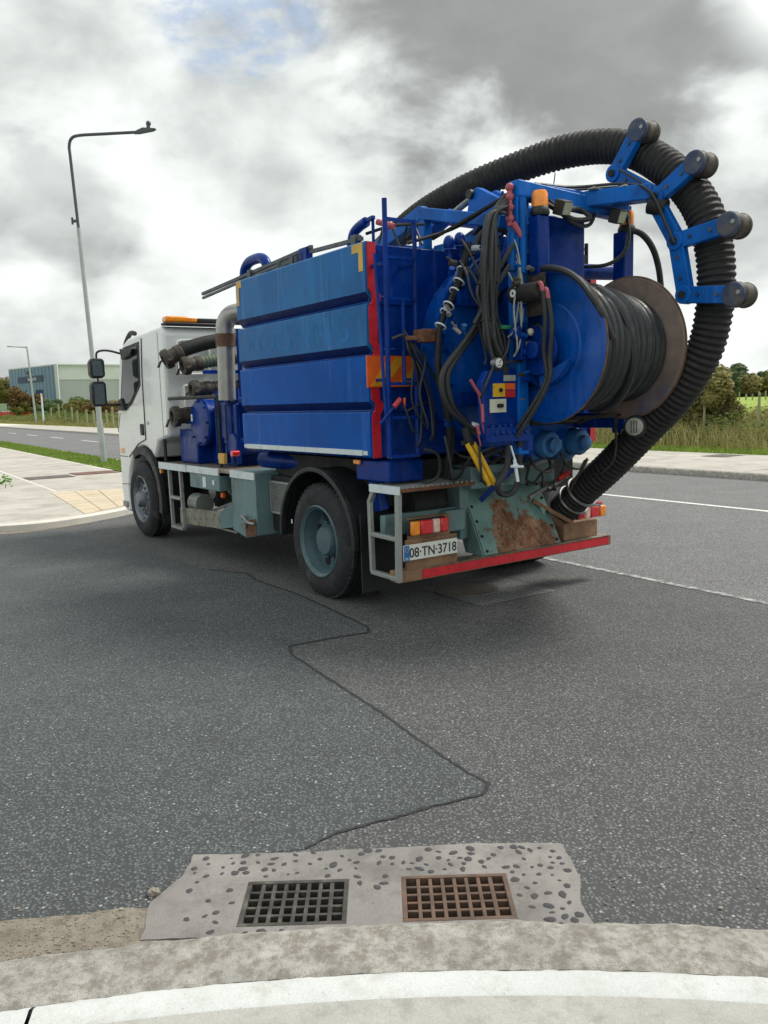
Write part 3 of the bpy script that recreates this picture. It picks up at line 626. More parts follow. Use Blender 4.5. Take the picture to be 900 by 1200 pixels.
# wheels
def tyre(y_out, sgn, wdt=.28, r=.475):
    m = MB(); e = -sgn*wdt
    pr = [(.285, .03), (.30, .005), (.36, -.008), (.42, .004), (.452, .03), (.470, .05), (r, .075), (r, .085), (r-.012, .087), (r-.012, .095), (r, .097), (r, .135), (r-.012, .137), (r-.012, .147), (r, .149), (r, .19), (r-.012, .192), (r-.012, .2), (r, .202), (.468, .235), (.45, .255), (.40, .285), (.30, .28), (.285, .25)]
    k = wdt/.28; m.lathe((0, y_out, 0), (0, -sgn, 0), [(a, b*k) for a, b in pr], 64, True)
    for i in range(56):
        a = 2*math.pi*i/56; ca, sa = math.cos(a), math.sin(a); M_ = Matrix(((ca, 0, -sa), (0, 1, 0), (sa, 0, ca)))
        for yy in (.06, .222): m.obox(V((ca*(r-.006), y_out-sgn*yy*k, sa*(r-.006))), (.024, .036, .033), M_)
    return m
def shift(m, x, z=.47):
    m.v = [v+V((x, 0, z)) for v in m.v]; return m
def wheel(name, x, y_out, front, sgn=1, lab=None):
    wdt = .30 if front else .27
    w_ = shift(tyre(y_out, sgn, wdt), x).obj('tyre', 'tyre', T); w_.name = 'wheel'
    if lab: w_['label'] = lab
    if front:
        pr = [(.30, .01), (.285, .0), (.272, .02), (.262, .07), (.22, .095), (.20, .07), (.165, .05), (.10, .035), (.095, -.02), (.075, -.05), (0, -.055)]
    else:
        pr = [(.302, .004), (.292, -.006), (.282, .008), (.268, .02), (.262, .06), (.252, .08), (.250, .12), (.240, .138), (.17, .14), (.14, .14), (.13, .08), (.11, .05), (0, .045)]
    m = MB(); m.lathe((x, y_out, .47), (0, -sgn, 0), pr, 48); m.obj('rim', 'frontrim' if front else 'teal_rim', w_)
    n = 10
    for i in range(n):
        a = 2*math.pi*i/n; c = V((x+math.cos(a)*.148, y_out-sgn*(.05 if front else .138), .47+math.sin(a)*.148)); m = MB(); m.cyl(c, c+V((0, sgn*.028, 0)), .016, n=6); m.obj('wheel_nut', 'steel' if front else 'teal_rim', w_)
    for i in range(8):
        a = 2*math.pi*(i+.5)/8; rr = .203 if not front else .205; yy = .136 if not front else .075; c = V((x+math.cos(a)*rr, y_out-sgn*yy, .47+math.sin(a)*rr)); m = MB(); m.cyl(c-V((0, sgn*.02, 0)), c+V((0, sgn*.006, 0)), .036 if not front else .022, n=14); m.obj('hand_hole', 'chassis', w_)
    return w_
for s in (1, -1):
    wheel('wheel', 4.36, 1.22*s, True, s); wheel('wheel', 0, 1.22*s, False, s)
    shift(tyre(.92*s, s, .27), 0).obj('inner_tyre', 'tyre', T)
m = MB(); m.box(.41, .425, 1.226, 1.230, .58, .615); part('tyre_mark', m, 'starwhite')
# mudguards
for s in (1, -1):
    m = MB(); m.arc(.02, .48, .575, .592, s*.62, s*1.235, -2, 182, 36); g = part('rear_mudguard', m, 'black')
    m = MB(); m.arc(.02, .48, .565, .605, s*1.19, s*1.245, -2, 182, 36); m.obj('mudguard_lip', 'black', g, .008)
    m = MB(); m.arc(4.36, .47, .585, .605, s*.75, s*1.17, 70, 196, 26); m.box(3.755, 3.775, s*.75, s*1.17, .2, .42); m.arc(4.36, .47, .56, .66, s*1.12, s*1.19, 62, 192, 26); part('front_mudguard', m, 'black', bevel=.008)
m = MB(); m.box(-.62, -.605, .55, 1.2, .14, .75); part('mud_flap', m, 'black')
# cab
arch = [(4.36+.66*math.cos(rad(a)), .47+.66*math.sin(rad(a))) for a in range(128, -28, -12)]
prof = [(3.44, 1.27), (3.80, 1.20)]+arch+[(5.02, .24), (5.26, .26), (5.32, .55), (5.32, 1.38), (5.24, 1.62), (5.06, 2.24), (4.92, 2.40), (4.66, 2.48), (3.50, 2.53), (3.42, 2.45)]
m = MB(); n = len(prof)
for y, kx in ((1.15, 0), (1.09, 1), (-1.09, 1), (-1.15, 0)): m.v += [V((x, y, z)) for x, z in prof]
m.f = [list(range(n)), list(range(4*n-1, 3*n-1, -1))]+[(k_*n+i, k_*n+(i+1) % n, (k_+1)*n+(i+1) % n, (k_+1)*n+i) for k_ in range(3) for i in range(n)]
cab = part('cab', m, 'white', bevel=.035)
def side(poly, y0, y1): return MB().prism([(x, y0, z) for x, z in poly], (0, y1-y0, 0))
for s in (1, -1):
    win = [(4.30, 2.36), (4.82, 2.33), (5.05, 1.68), (4.86, 1.64), (4.66, 1.70), (4.34, 1.90)]; cxw, czw = 4.66, 2.02
    fr = side([(cxw+(x-cxw)*1.17, czw+(z-czw)*1.14) for x, z in win], s*1.135, s*1.158).obj('window_surround', 'black', cab)
    side(win, s*1.15, s*1.164).obj('window', 'glass', cab)
    dl = [(4.14, 2.44), (4.20, 1.98), (4.22, 1.22), (4.5, 1.16), (4.9, .98)]
    for a, b in zip(dl, dl[1:]):
        m = MB(); q = [(x, s*(1.154), z) for x, z in (a, b)]; m.bar(q[0], q[1], .012, .010); m.obj('door_seam', 'black', cab)
    m = MB(); m.box(4.27, 4.38, s*1.14, s*1.168, 1.27, 1.41); dh = m.obj('door_handle', 'black', cab, .012)
    m = MB(); m.prism([(4.86, s*1.14, 1.58), (5.12, s*1.14, 1.58), (5.10, s*1.14, 1.72), (4.98, s*1.14, 1.74)], (0, s*.05, 0)); m.obj('mirror_base', 'black', cab, .01)
    m = MB(); m.prism([(4.36, s*1.12, 2.33), (4.84, s*1.12, 2.36), (4.78, s*1.12, 2.22), (4.42, s*1.12, 2.26)], (0, s*.09, 0)); m.obj('rain_deflector', 'black', cab, .01)
    m = MB(); m.tube([(5.0, s*1.1, 2.30), (5.02, s*1.30, 2.35), (5.02, s*1.43, 2.33), (5.02, s*1.45, 2.24)], .014, 8); m.tube([(5.05, s*1.15, 1.66), (5.02, s*1.35, 1.66), (5.02, s*1.44, 1.72)], .014, 8); m.cyl((5.02, s*1.45, 2.24), (5.02, s*1.45, 1.64), .012, n=8); ma = m.obj('mirror_arm', 'black', cab)
    for z0, z1, nm in ((2.00, 2.25, 'wide_mirror'), (1.64, 1.96, 'main_mirror')):
        m = MB(); m.prism([(4.98, s*1.36, z0+.03), (4.98, s*1.40, z0), (4.98, s*1.52, z0), (4.98, s*1.545, z0+.05), (4.98, s*1.545, z1-.05), (4.98, s*1.51, z1), (4.98, s*1.39, z1), (4.98, s*1.36, z1-.03)], (.13, 0, 0)); mm = m.obj(nm, 'black', cab, .015)
m = MB(); 
for s in (1, -1):
    for z0, z1 in ((2.00, 2.25), (1.64, 1.96)): m.box(4.974, 4.979, s*1.385, s*1.52, z0+.03, z1-.03)
m.objs('mirror_glass', 'mirror', cab)
m = MB(); m.box(5.04, 5.09, -1.0, 1.0, 1.70, 2.28)
m.v = [V((v.x+.115-(v.z-1.7)*.27, v.y, v.z)) for v in m.v]; m.obj('windscreen', 'glass', cab)
m = MB(); m.tube([(5.10, 1.05, 2.25), (5.02, 1.06, 2.43), (4.80, 1.06, 2.55), (4.66, 1.05, 2.54)], .03, 8); m.tube([(5.1, -1.05, 2.25), (5.02, -1.06, 2.43), (4.80, -1.06, 2.55)], .03, 8); m.objs('sun_visor', 'black', cab)
for s in (1, -1):
    m = MB(); m.box(5.10, 5.24, s*1.148, s*1.156, 1.02, 1.09); m.obj('side_indicator', 'amber', cab, .004)
    for p, q in (((4.98, .98), (5.30, .98)), ((4.98, .62), (5.30, .60)), ((5.16, 1.55), (5.30, 1.30))): m = MB(); m.bar((p[0], s*1.151, p[1]), (q[0], s*1.151, q[1]), .007, .008); m.obj('panel_seam', 'black', cab)
    m = MB(); m.bar((3.60, s*1.151, 2.46), (3.60, s*1.151, 1.26), .006, .008); m.obj('panel_seam', 'lampgrey', cab)
m = MB(); m.box(5.30, 5.36, -1.1, 1.1, .28, .55); m.obj('bumper', 'black', cab, .02)
m = MB(); m.box(5.08, 5.26, 1.145, 1.17, .30, .38); m.obj('corner_step', 'steel', cab, .01)
m = MB(); m.box(3.36, 3.52, .30, 1.13, 2.53, 2.56); m.obj('light_bar_base', 'black', cab, .01)
m = MB(); m.box(3.37, 3.51, .74, 1.12, 2.56, 2.63); m.obj('amber_light_bar', 'amber', cab, .02)
m = MB(); m.box(3.37, 3.51, .0, .735, 2.56, 2.615); m.obj('light_bar_cover', 'black', cab, .015)
for y0, y1, z0, z1 in ((.62, 1.0, 1.98, 2.36), (.1, .5, 1.98, 2.36), (.45, .95, 1.42, 1.85), (-.5, -.02, 1.42, 2.36)):
    m = MB(); m.tube([(3.405, y0+.06, z0), (3.405, y1-.06, z0), (3.405, y1, z0+.06), (3.405, y1, z1-.06), (3.405, y1-.06, z1), (3.405, y0+.06, z1), (3.405, y0, z1-.06), (3.405, y0, z0+.06), (3.405, y0+.06, z0)], .018, 6, 3); m.obj('pressed_panel', 'white', cab)
m = MB(); m.box(3.30, 3.46, -.9, .95, .98, 1.26); m.obj('cab_shelf', 'grime', cab, .01)
text_obj('door_badge', '220', .06, 'lampgrey', (4.16, 1.1515, 1.40), (-1, 0, 0), (0, 0, 1), cab, .001)
# deck behind cab
m = MB(); m.box(1.32, 3.66, -1.2, 1.2, .935, .962); dk = part('deck', m, 'tray')
m = MB(); m.box(2.82, 3.66, 1.2, 1.215, .895, .972); m.obj('deck_strip', 'white2', dk); m = MB(); m.box(1.96, 2.79, 1.2, 1.217, .90, .972); m.obj('deck_strip', 'white2', dk)
m = MB(); m.box(1.95, 2.72, 1.05, 1.21, .74, .897); m.obj('deck_box', 'teal', dk, .006); m = MB(); m.box(2.28, 2.36, 1.211, 1.216, .76, .87); m.box(2.06, 2.11, 1.211, 1.216, .80, .85); m.objs('deck_label', 'white2', dk)
m = MB(); m.tube([(3.66, 1.12, .96), (3.66, 1.12, 1.60), (3.62, 1.12, 1.68), (3.5, 1.12, 1.70), (2.3, 1.02, 1.70)], .020, 8); m.cyl((2.3, 1.02, 1.70), (2.3, 1.02, .96), .018, n=8); part('handrail', m, 'black')
m = MB(); m.cyl((3.68, 1.16, .86), (3.68, 1.19, .86), .03, n=12); parts('marker_lamp', m, 'chevyellow')
m = MB(); m.box(2.04, 2.10, 1.10, 1.14, .66, .72); parts('marker_lamp', m, 'orange', bevel=.01)
# side ladder, tray, locker
m = MB(); m.bar((3.38, 1.19, .90), (3.36, 1.19, .22), .035); m.bar((3.04, 1.19, .90), (3.02, 1.19, .26), .035)
for z in (.58, .24): m.bar((3.37, 1.19, z), (3.03, 1.19, z), .05, .03)
part('side_ladder', m, 'galv')
m = MB(); m.prism([(3.18, 1.17, .29), (2.06, 1.17, .345), (2.06, 1.17, .52), (3.18, 1.17, .47)], (0, -.02, 0)); tr = part('tool_tray', m, 'grime')
m = MB(); m.prism([(2.06, 1.17, .345), (1.70, 1.10, .40), (1.70, 1.10, .70), (2.06, 1.17, .52)], (0, -.02, 0)); m.obj('tray_end', 'teal', tr)
m = MB(); m.box(1.72, 3.18, .62, 1.15, .33, .345); m.box(1.72, 3.16, .60, .62, .33, .62); m.obj('tray_floor', 'grime', tr)
m = MB(); m.bar((2.15, 1.12, .46), (1.80, .75, .52), .03); m.bar((2.9, 1.0, .40), (2.3, .7, .62), .03); m.objs('tray_contents', 'galv', tr)
m = MB(); m.cyl((3.1, 1.0, .52), (2.85, 1.0, .52), .11, n=18); part('air_tank', m, 'galv')
m = MB(); m.cyl((2.75, .75, .68), (2.75, .95, .68), .10, n=16); m.cyl((2.5, .8, .72), (2.3, .9, .7), .06, n=10); m.cyl((2.2, .8, .78), (2.2, 1.0, .78), .08, n=12); parts('valve_block', m, 'steel')
m = MB(); m.prism([(1.68, 1.20, .97), (1.15, 1.20, .97), (1.15, 1.20, .38), (1.40, 1.20, .33), (1.70, 1.20, .385)], (0, -.45, 0)); lk = part('side_locker', m, 'teal', bevel=.006)
m = MB(); m.box(1.15, 1.68, 1.202, 1.212, .905, .975); m.obj('locker_strip', 'white2', lk)
m = MB(); m.prism([(1.38, 1.2035, .50), (1.17, 1.2035, .54), (1.16, 1.2035, .385), (1.40, 1.2035, .34)], (0, .003, 0)); m.obj('rust_patch', 'rust', lk)
m = MB(); m.tube([(1.44, 1.21, .52), (1.36, 1.25, .55), (1.25, 1.24, .50), (1.12, 1.24, .50)], .016, 6); m.box(1.34, 1.46, 1.2, 1.23, .44, .47); m.obj('locker_latch', 'steel', lk)
m = MB(); m.box(.56, 1.14, .55, 1.04, .42, .94); bx = part('battery_box', m, 'chassis', bevel=.01)
m = MB()
x0, x1, z0, z1 = .60, 1.12, .60, .885
for i in range(27):
    t_ = -1+i*.085
    for dr in (1, -1):
        pts = []
        for u in (0, 1):
            pass
        a = (x0+max(0, t_)*(x1-x0), z0+max(0, -t_)*(z1-z0)) if t_ > -1 else None
        if a is None or t_ >= 1: continue
        ln = min((x1-a[0])/(x1-x0), (z1-a[1])/(z1-z0)); p = V((a[0], 1.052, a[1])); q = V((a[0]+ln*(x1-x0), 1.052, a[1]+ln*(z1-z0)))
        if dr < 0: p.x = x0+x1-p.x; q.x = x0+x1-q.x
        if (q-p).length > .02: m.bar(p, q, .008, .006)
for a, b in (((x0, z0), (x1, z0)), ((x0, z1), (x1, z1)), ((x0, z0), (x0, z1)), ((x1, z0), (x1, z1))): m.bar((a[0], 1.055, a[1]), (b[0], 1.055, b[1]), .02)
m.obj('mesh_grille', 'galv', bx)
m = MB(); m.box(.58, 1.14, 1.0415, 1.044, .59, .89); m.obj('grille_backing', 'grime', bx)
# pump group behind the cab
m = MB(); m.box(2.92, 3.44, .55, 1.02, .962, 1.35); part('hydraulic_oil_box', m, 'blue', bevel=.02)
m = MB(); m.lathe((2.80, 1.04, 1.43), (0, -1, 0), [(0, 0), (.20, 0), (.25, .01), (.265, .03), (.265, .06), (.245, .07), (.245, .40), (.265, .41), (.265, .55), (.2, .56), (0, .56)], 36); pu = part('vacuum_pump', m, 'blue')
m = MB()
for i in range(8):
    a = i*math.pi/4; c = V((2.80+.23*math.cos(a), 1.046, 1.43+.23*math.sin(a))); m.cyl(c-V((0, .02, 0)), c+V((0, .012, 0)), .014, n=6)
m.objs('bolt', 'blue', pu)
m = MB(); m.box(2.96, 3.0, 1.041, 1.044, 1.44, 1.52); m.obj('maker_plate', 'starwhite', pu)
m = MB(); m.box(2.25, 2.9, .2, .85, .962, 1.22); m.box(2.0, 2.55, .4, .95, 1.2, 1.62); m.cyl((2.3, .96, 1.45), (2.3, .6, 1.45), .20, n=20); m.cyl((2.1, .98, 1.2), (2.1, .6, 1.2), .12, n=14); m.box(1.95, 2.6, .5, .9, 1.62, 1.67)
for i in range(5): m.box(1.98+.13*i, 2.0+.13*i, .93, .97, 1.0, 1.62)
m.obj('pump_casing', 'blue', pu, .012)
m = MB(); m.cyl((2.50, .95, 1.60), (2.50, .95, 1.76), .02, n=8); m.cyl((2.2, .95, 1.60), (2.2, .95, 1.72), .025, n=8); m.cyl((2.35, .8, 1.62), (2.35, .8, 1.78), .05, n=10); m.obj('pump_fittings', 'blue', pu)
m = MB(); m.cyl((2.28, .98, 1.07), (2.28, 1.05, 1.07), .03, n=12); m.cyl((1.9, 1.0, 1.12), (1.9, 1.08, 1.12), .03, n=12); parts('marker_lamp', m, 'redlens')
m = MB(); m.box(2.14, 2.28, 1.02, 1.06, 1.0, 1.11); part('warning_label_box', m, 'tapeyellow', bevel=.006)
m = MB(); m.cyl((2.15, .98, 1.66), (2.11, .98, 2.34), .090, n=22); ex = part('exhaust_stack', m, 'alu')
m = MB(); m.tube([(2.11, .98, 2.34), (2.10, .98, 2.42), (2.05, .95, 2.50), (1.94, .88, 2.53), (1.5, .70, 2.54)], .092, 18, 5); m.obj('exhaust_elbow', 'alu', ex)
m = MB(); m.cyl((2.118, .98, 2.20), (2.11, .98, 2.33), .100, n=22); m.obj('clamp_band', 'rustrim', ex)
m = MB()
for y in (.45, -.3): m.cyl((2.92, y, .96), (2.92, y, 2.46), .03, n=10)
m.bar((2.92, .9, 1.98), (2.92, -.4, 1.98), .04); m.bar((2.92, .9, 1.62), (2.92, -.4, 1.62), .04); part('hose_rack', m, 'blue')
# tank body
m = MB(); m.box(-.80, 1.28, -1.172, 1.172, 1.18, 2.70); tank = part('tank_body', m, 'blue', bevel=.01)
zs = [(1.20, 1.525, 'panel'), (1.60, 1.925, 'panel'), (2.00, 2.295, 'faded_sheen'), (2.375, 2.725, 'faded_sheen')]
for s in (1, -1):
    for z0, z1, mt in zs:
        lo = .018 if z0 < 1.3 else .058
        m = MB(); m.prism([(1.30, s*1.15, z0-lo), (1.30, s*1.176, z0-lo), (1.30, s*1.222, z0), (1.30, s*1.222, z1-.010), (1.30, s*1.213, z1), (1.30, s*1.15, z1)], (-2.12, 0, 0)); m.obj('side_panel', mt, tank, .002, 20)
        if lo > .02: m = MB(); m.prism([(1.299, s*1.165, z0-.0595), (1.299, s*1.1775, z0-.0585), (1.299, s*1.2215, z0-.003), (1.299, s*1.2165, z0-.002)], (-2.118, 0, 0)); m.obj('groove_shade_strip', 'groove_shade', tank, 0, 20)  # dark strip paints shade onto the down-facing groove slope
    for z in (1.534, 1.934, 2.309): m = MB(); m.box(-.81, 1.29, s*1.172, s*1.186, z-.003, z+.003); m.obj('groove_lip', 'panel', tank)
    m = MB(); m.box(-.72, 1.22, s*1.223, s*1.232, 1.205, 1.245); m.box(-.785, -.73, s*1.223, s*1.229, 1.21, 1.24); m.box(1.23, 1.275, s*1.223, s*1.229, 1.21, 1.24); m.objs('reflective_strip', 'white2', tank)
    m = MB(); m.box(-.80, -.66, s*1.223, s*1.2255, 2.655, 2.715); m.box(-.80, -.745, s*1.223, s*1.2255, 2.52, 2.655); m.objs('corner_tape', 'tapeyellow', tank)
    m = MB(); m.box(1.28, 1.18, s*1.223, s*1.2255, 2.655, 2.715); m.box(1.28, 1.235, s*1.223, s*1.2255, 2.50, 2.655); m.objs('corner_tape', 'tapeyellow', tank)
text_obj('ghost_letters', "ROGAN'S", .29, 'ghost', (1.16, 1.2225, 2.045), (-1, 0, 0), (0, 0, 1), tank, .0004, 'LEFT', 1.42, .006)
# red corner strips with their kinks
for s in (1, -1):
    zz = [1.19, 1.50, 1.545, 1.58, 1.62, 1.90, 1.945, 1.985, 2.02, 2.27, 2.315, 2.36, 2.40, 2.72]; o_ = [0, 0, .03, .03, 0, 0, .03, .03, 0, 0, .03, .03, 0, 0]
    m = MB(); vs = []
    for z, q in zip(zz, o_):
        for y in (1.205, 1.135): vs += [(-.822, s*(y-q), z), (-.834, s*(y-q), z)]
    n = len(zz); m.add(vs, [f for i in range(n-1) for f in ((i*4+1, i*4+3, i*4+7, i*4+5), (i*4, i*4+4, i*4+6, i*4+2), (i*4, i*4+1, i*4+5, i*4+4), (i*4+2, i*4+6, i*4+7, i*4+3))]); m.obj('red_corner_strip', 'red', tank)
m = MB(); m.box(-.815, -.80, -1.19, 1.19, 1.19, 2.71)
for z in (1.55, 1.95, 2.32): m.box(-.830, -.815, .80, 1.12, z-.03, z+.03)
m.obj('rear_plate', 'blue', tank, .006)
m = MB(); m.lathe((-.80, 0, 1.94), (-1, 0, 0), [(.74, 0), (.74, .25), (.82, .25), (.82, .30), (.75, .30), (.75, .33), (.80, .33), (.80, .375), (.70, .385), (.55, .43), (.30, .46), (0, .47)], 64); dr = part('tank_door', m, 'reel', smooth=30)
m = MB()
for i in range(20):
    a = 2*math.pi*i/20; c = V((-1.07, .79*math.cos(a), 1.94+.79*math.sin(a))); m.cyl(c, c-V((.13, 0, 0)), .016, n=6)
m.objs('door_bolt', 'blue', dr)
m = MB(); m.bar((-1.24, .74, 1.6), (-1.28, -.74, 1.6), .06, .10); m.bar((-1.24, .74, 2.3), (-1.28, -.74, 2.3), .06, .10); m.objs('door_bar', 'blue', dr)
# top of the tank
m = MB(); m.bar((2.27, 1.13, 2.735), (.06, 1.13, 2.835), .028); m.bar((2.27, 1.13, 2.695), (.25, 1.13, 2.795), .022); m.cyl((.9, 1.13, 2.72), (.30, 1.13, 2.775), .02, n=8); m.bar((.08, 1.13, 2.80), (-.66, 1.13, 2.775), .028)
for x in (.17, .36, 1.15, -.58): m.box(x-.03, x+.03, 1.10, 1.16, 2.70, 2.81)
for x in (.6, .3): m.cyl((x, 1.13, 2.72), (x, 1.13, 2.80), .03, n=8)
part('top_rail', m, 'darkmetal')
m = MB(); m.box(.10, .22, 1.10, 1.16, 2.70, 2.84); part('rail_bracket', m, 'blue')
m = MB(); m.tube([(1.60, .98, 2.60), (1.60, .98, 2.83), (1.55, .98, 2.91), (1.45, .98, 2.945), (1.27, .98, 2.945), (1.17, .98, 2.91), (1.12, .98, 2.84), (1.10, .98, 2.70)], .048, 14, 4); part('vent_hoop', m, 'blue')
m = MB(); m.tube([(-.28, .98, 2.70), (-.30, .98, 2.83), (-.34, .98, 2.89), (-.42, .98, 2.92), (-.50, .98, 2.935)], .038, 12, 4); m.bar((-.44, .98, 2.935), (-.60, .98, 2.95), .03, .025); m.cyl((-.56, .96, 2.72), (-.56, .96, 2.94), .012, n=8); part('vent_hook', m, 'blue')
m = MB(); m.tube([(-.45, .95, 2.86), (-.65, .85, 2.89), (-.85, .7, 2.88)], .012, 6); m.tube([(-.62, .97, 2.73), (-.66, .9, 2.92), (-.72, .84, 2.74)], .010, 6); m.tube([(-.55, .7, 2.73), (-.7, .72, 2.93), (-.82, .7, 2.74)], .010, 6); parts('top_cable', m, 'hydraulic')
m = MB(); m.cyl((-.72, .88, 2.87), (-.60, .95, 2.92), .022, n=8); part('top_valve', m, 'pink')
m = MB(); m.box(-.8, 1.25, -.9, .9, 2.70, 2.715); part('walkway', m, 'tray')
# boom pedestal on the roof
m = MB()
m.bar((.10, .42, 2.90), (-.50, .42, 3.06), .09, .11); m.bar((-.50, .42, 3.05), (-1.40, .42, 2.82), .09, .09); m.bar((-.50, .42, 3.02), (-.50, .42, 2.71), .08)
m.bar((.10, -.35, 2.90), (-.50, -.35, 3.06), .09, .11); m.bar((-.50, -.35, 3.05), (-1.40, -.35, 2.82), .09, .09); m.bar((-.50, -.35, 3.02), (-.50, -.35, 2.71), .08)
m.bar((-.5, .42, 3.03), (-.5, -.35, 3.03), .08); m.bar((.12, .42, 2.89), (.12, -.35, 2.89), .08); m.bar((.12, .42, 2.71), (.12, .42, 2.95), .08); m.bar((.12, -.35, 2.71), (.12, -.35, 2.95), .08); m.box(-1.1, -.55, -.3, .38, 2.73, 2.80)
bm_ = part('boom_pedestal', m, 'bright_blue', bevel=.008)
m = MB(); m.prism([(-.90, .30, 3.14), (-.98, .30, 3.16), (-1.45, .30, 2.90), (-1.30, .30, 2.84), (-.86, .30, 2.98)], (0, -.07, 0)); m.prism([(-.90, .12, 3.14), (-.98, .12, 3.16), (-1.45, .12, 2.90), (-1.30, .12, 2.84), (-.86, .12, 2.98)], (0, -.07, 0)); m.obj('lift_bracket', 'bright_blue', bm_, .006)
m = MB(); m.cyl((-.30, .24, 2.93), (-.62, .24, 3.04), .05, n=12); m.obj('ram_body', 'bright_blue', bm_); m = MB(); m.cyl((-.60, .24, 3.035), (-.92, .24, 3.13), .026, n=10); m.obj('ram_rod', 'steel', bm_)
m = MB(); m.cyl((-.92, .33, 3.12), (-.92, .02, 3.12), .035, n=12); m.obj('pivot_pin', 'black', bm_)
# rear ladders, left corner
m = MB(); m.cyl((-1.0, 1.165, 2.98), (-1.0, 1.18, 1.20), .018, n=10); lad = part('rear_ladder', m, 'blue')
m = MB(); m.cyl((-1.0, .91, 2.86), (-1.0, .93, 1.20), .016, n=10); m.obj('ladder_rail', 'blue', lad)
for z in (2.845, 2.59, 2.31, 1.72, 1.48): m = MB(); m.bar((-1.0, 1.165, z), (-1.0, .91, z), .028, .022); m.obj('rung', 'blue', lad)
m = MB(); m.box(-1.03, -.97, .925, 1.185, 1.19, 1.215); m.obj('rung', 'blue', lad)
m = MB()
for z in (2.55, 1.75): m.bar((-1.0, 1.17, z), (-.82, 1.17, z), .02); m.bar((-1.0, .92, z), (-.82, .92, z), .02)
m.objs('ladder_bracket', 'blue', lad)
m = MB(); m.cyl((-.93, 1.21, 2.62), (-1.0, 1.20, 1.46), .012, n=8); m.obj('stay_rod', 'blue', lad)
m = MB(); m.cyl((-1.0, 1.03, 2.30), (-1.0, 1.035, 1.72), .014, n=8); m.obj('stay_rod', 'blue', lad)
m = MB(); m.cyl((-1.02, 1.27, 1.44), (-1.03, 1.15, 1.56), .011, n=8); lv = part('valve_lever', m, 'blue'); m = MB(); m.cyl((-1.03, 1.155, 1.555), (-1.035, 1.10, 1.61), .02, n=10); m.obj('lever_grip', 'redpaint', lv)
m = MB(); m.tube([(-1.0, 1.02, 1.52), (-1.03, .95, 1.56), (-1.03, .84, 1.58), (-1.03, .78, 1.50)], .008, 6); m.tube([(-1.0, 1.05, 1.58), (-1.02, 1.03, 1.50), (-1.02, .98, 1.38), (-1.0, .93, 1.37)], .008, 6); m.tube([(-1.02, 1.15, 2.03), (-1.05, 1.06, 2.05), (-1.06, 1.02, 1.93), (-1.03, .9, 1.83)], .012, 6); parts('thin_cable', m, 'hydraulic')
m = MB(); m.cyl((-1.0, 1.04, 1.55), (-1.0, 1.035, 1.62), .009, n=8); part('toggle', m, 'orange')
# chevron board
m = MB(); m.box(-.848, -.838, .84, 1.25, 1.70, 1.925); ch = part('chevron_board', m, 'orange')
for pl in ([(1.22, 1.71), (1.07, 1.71), (1.055, 1.89), (1.06, 1.92)], [(.99, 1.71), (.85, 1.71), (.85, 1.83)], [(1.0, 1.915), (.90, 1.915), (1.04, 1.76), (1.05, 1.84)]):
    m = MB(); m.prism([(-.8485, y, z) for y, z in pl], (-.002, 0, 0)); m.obj('chevron_stripe', 'chevyellow', ch)
m = MB(); m.bar((-1.10, 1.08, 2.03), (-1.16, .64, 2.035), .05, .03); m.box(-1.19, -1.07, .86, 1.0, 2.0, 2.09); part('door_clamp', m, 'rust', bevel=.006)
m = MB(); m.cyl((-1.1, 1.05, 2.02), (-1.14, .72, 2.03), .022, n=8); m.cyl((-1.13, .80, 2.01), (-1.13, .80, 2.06), .04, n=12); part('clamp_screw', m, 'blue')
m = MB(); m.box(-.96, -.52, .85, 1.16, 1.01, 1.165); bb = part('corner_bracket', m, 'blue', bevel=.01); m = MB(); m.cyl((-.66, 1.08, 1.02), (-.70, 1.05, .78), .06, n=12); m.obj('bracket_pipe', 'blue', bb); m = MB(); m.box(-.60, -.51, 1.161, 1.18, 1.13, 1.165); m.obj('side_marker', 'amber', bb, .006)
# rear step and its frame
m = MB(); m.box(-1.14, -.76, .50, 1.20, .955, .98); st = part('rear_step', m, 'rust')
m = MB(); m.box(-1.14, -.77, 1.2, 1.215, .94, .998); m.obj('step_edge', 'white2', st)
for i in range(15): y = .53+i*.046; m = MB(); m.bar((-1.135, y, .986), (-.77, y+.03, .986), .016, .012); m.obj('tread_bar', 'galv', st)
m = MB(); m.bar((-.80, 1.19, .95), (-.74, 1.19, .86), .035); m.bar((-.74, 1.19, .87), (-.75, 1.19, .33), .035); m.bar((-1.10, 1.19, .95), (-1.08, 1.19, .30), .04)
for z in (.33, .62): m.bar((-.75, 1.19, z), (-1.08, 1.19, z-.005), .045, .03)
part('step_frame', m, 'galv', bevel=.004)
m = MB(); m.box(-.86, -.80, .30, 1.15, .60, .76); m.box(-.93, -.80, .42, .62, .58, .75); m.box(-.9, -.5, .35, .45, .5, .95); part('rear_crossmember', m, 'teal', bevel=.01)
m = MB(); m.cyl((-.72, .85, .80), (-.72, .55, .80), .13, n=18); m.cyl((-.7, 1.0, .62), (-.7, .7, .62), .10, n=16); parts('air_reservoir', m, 'chassis')
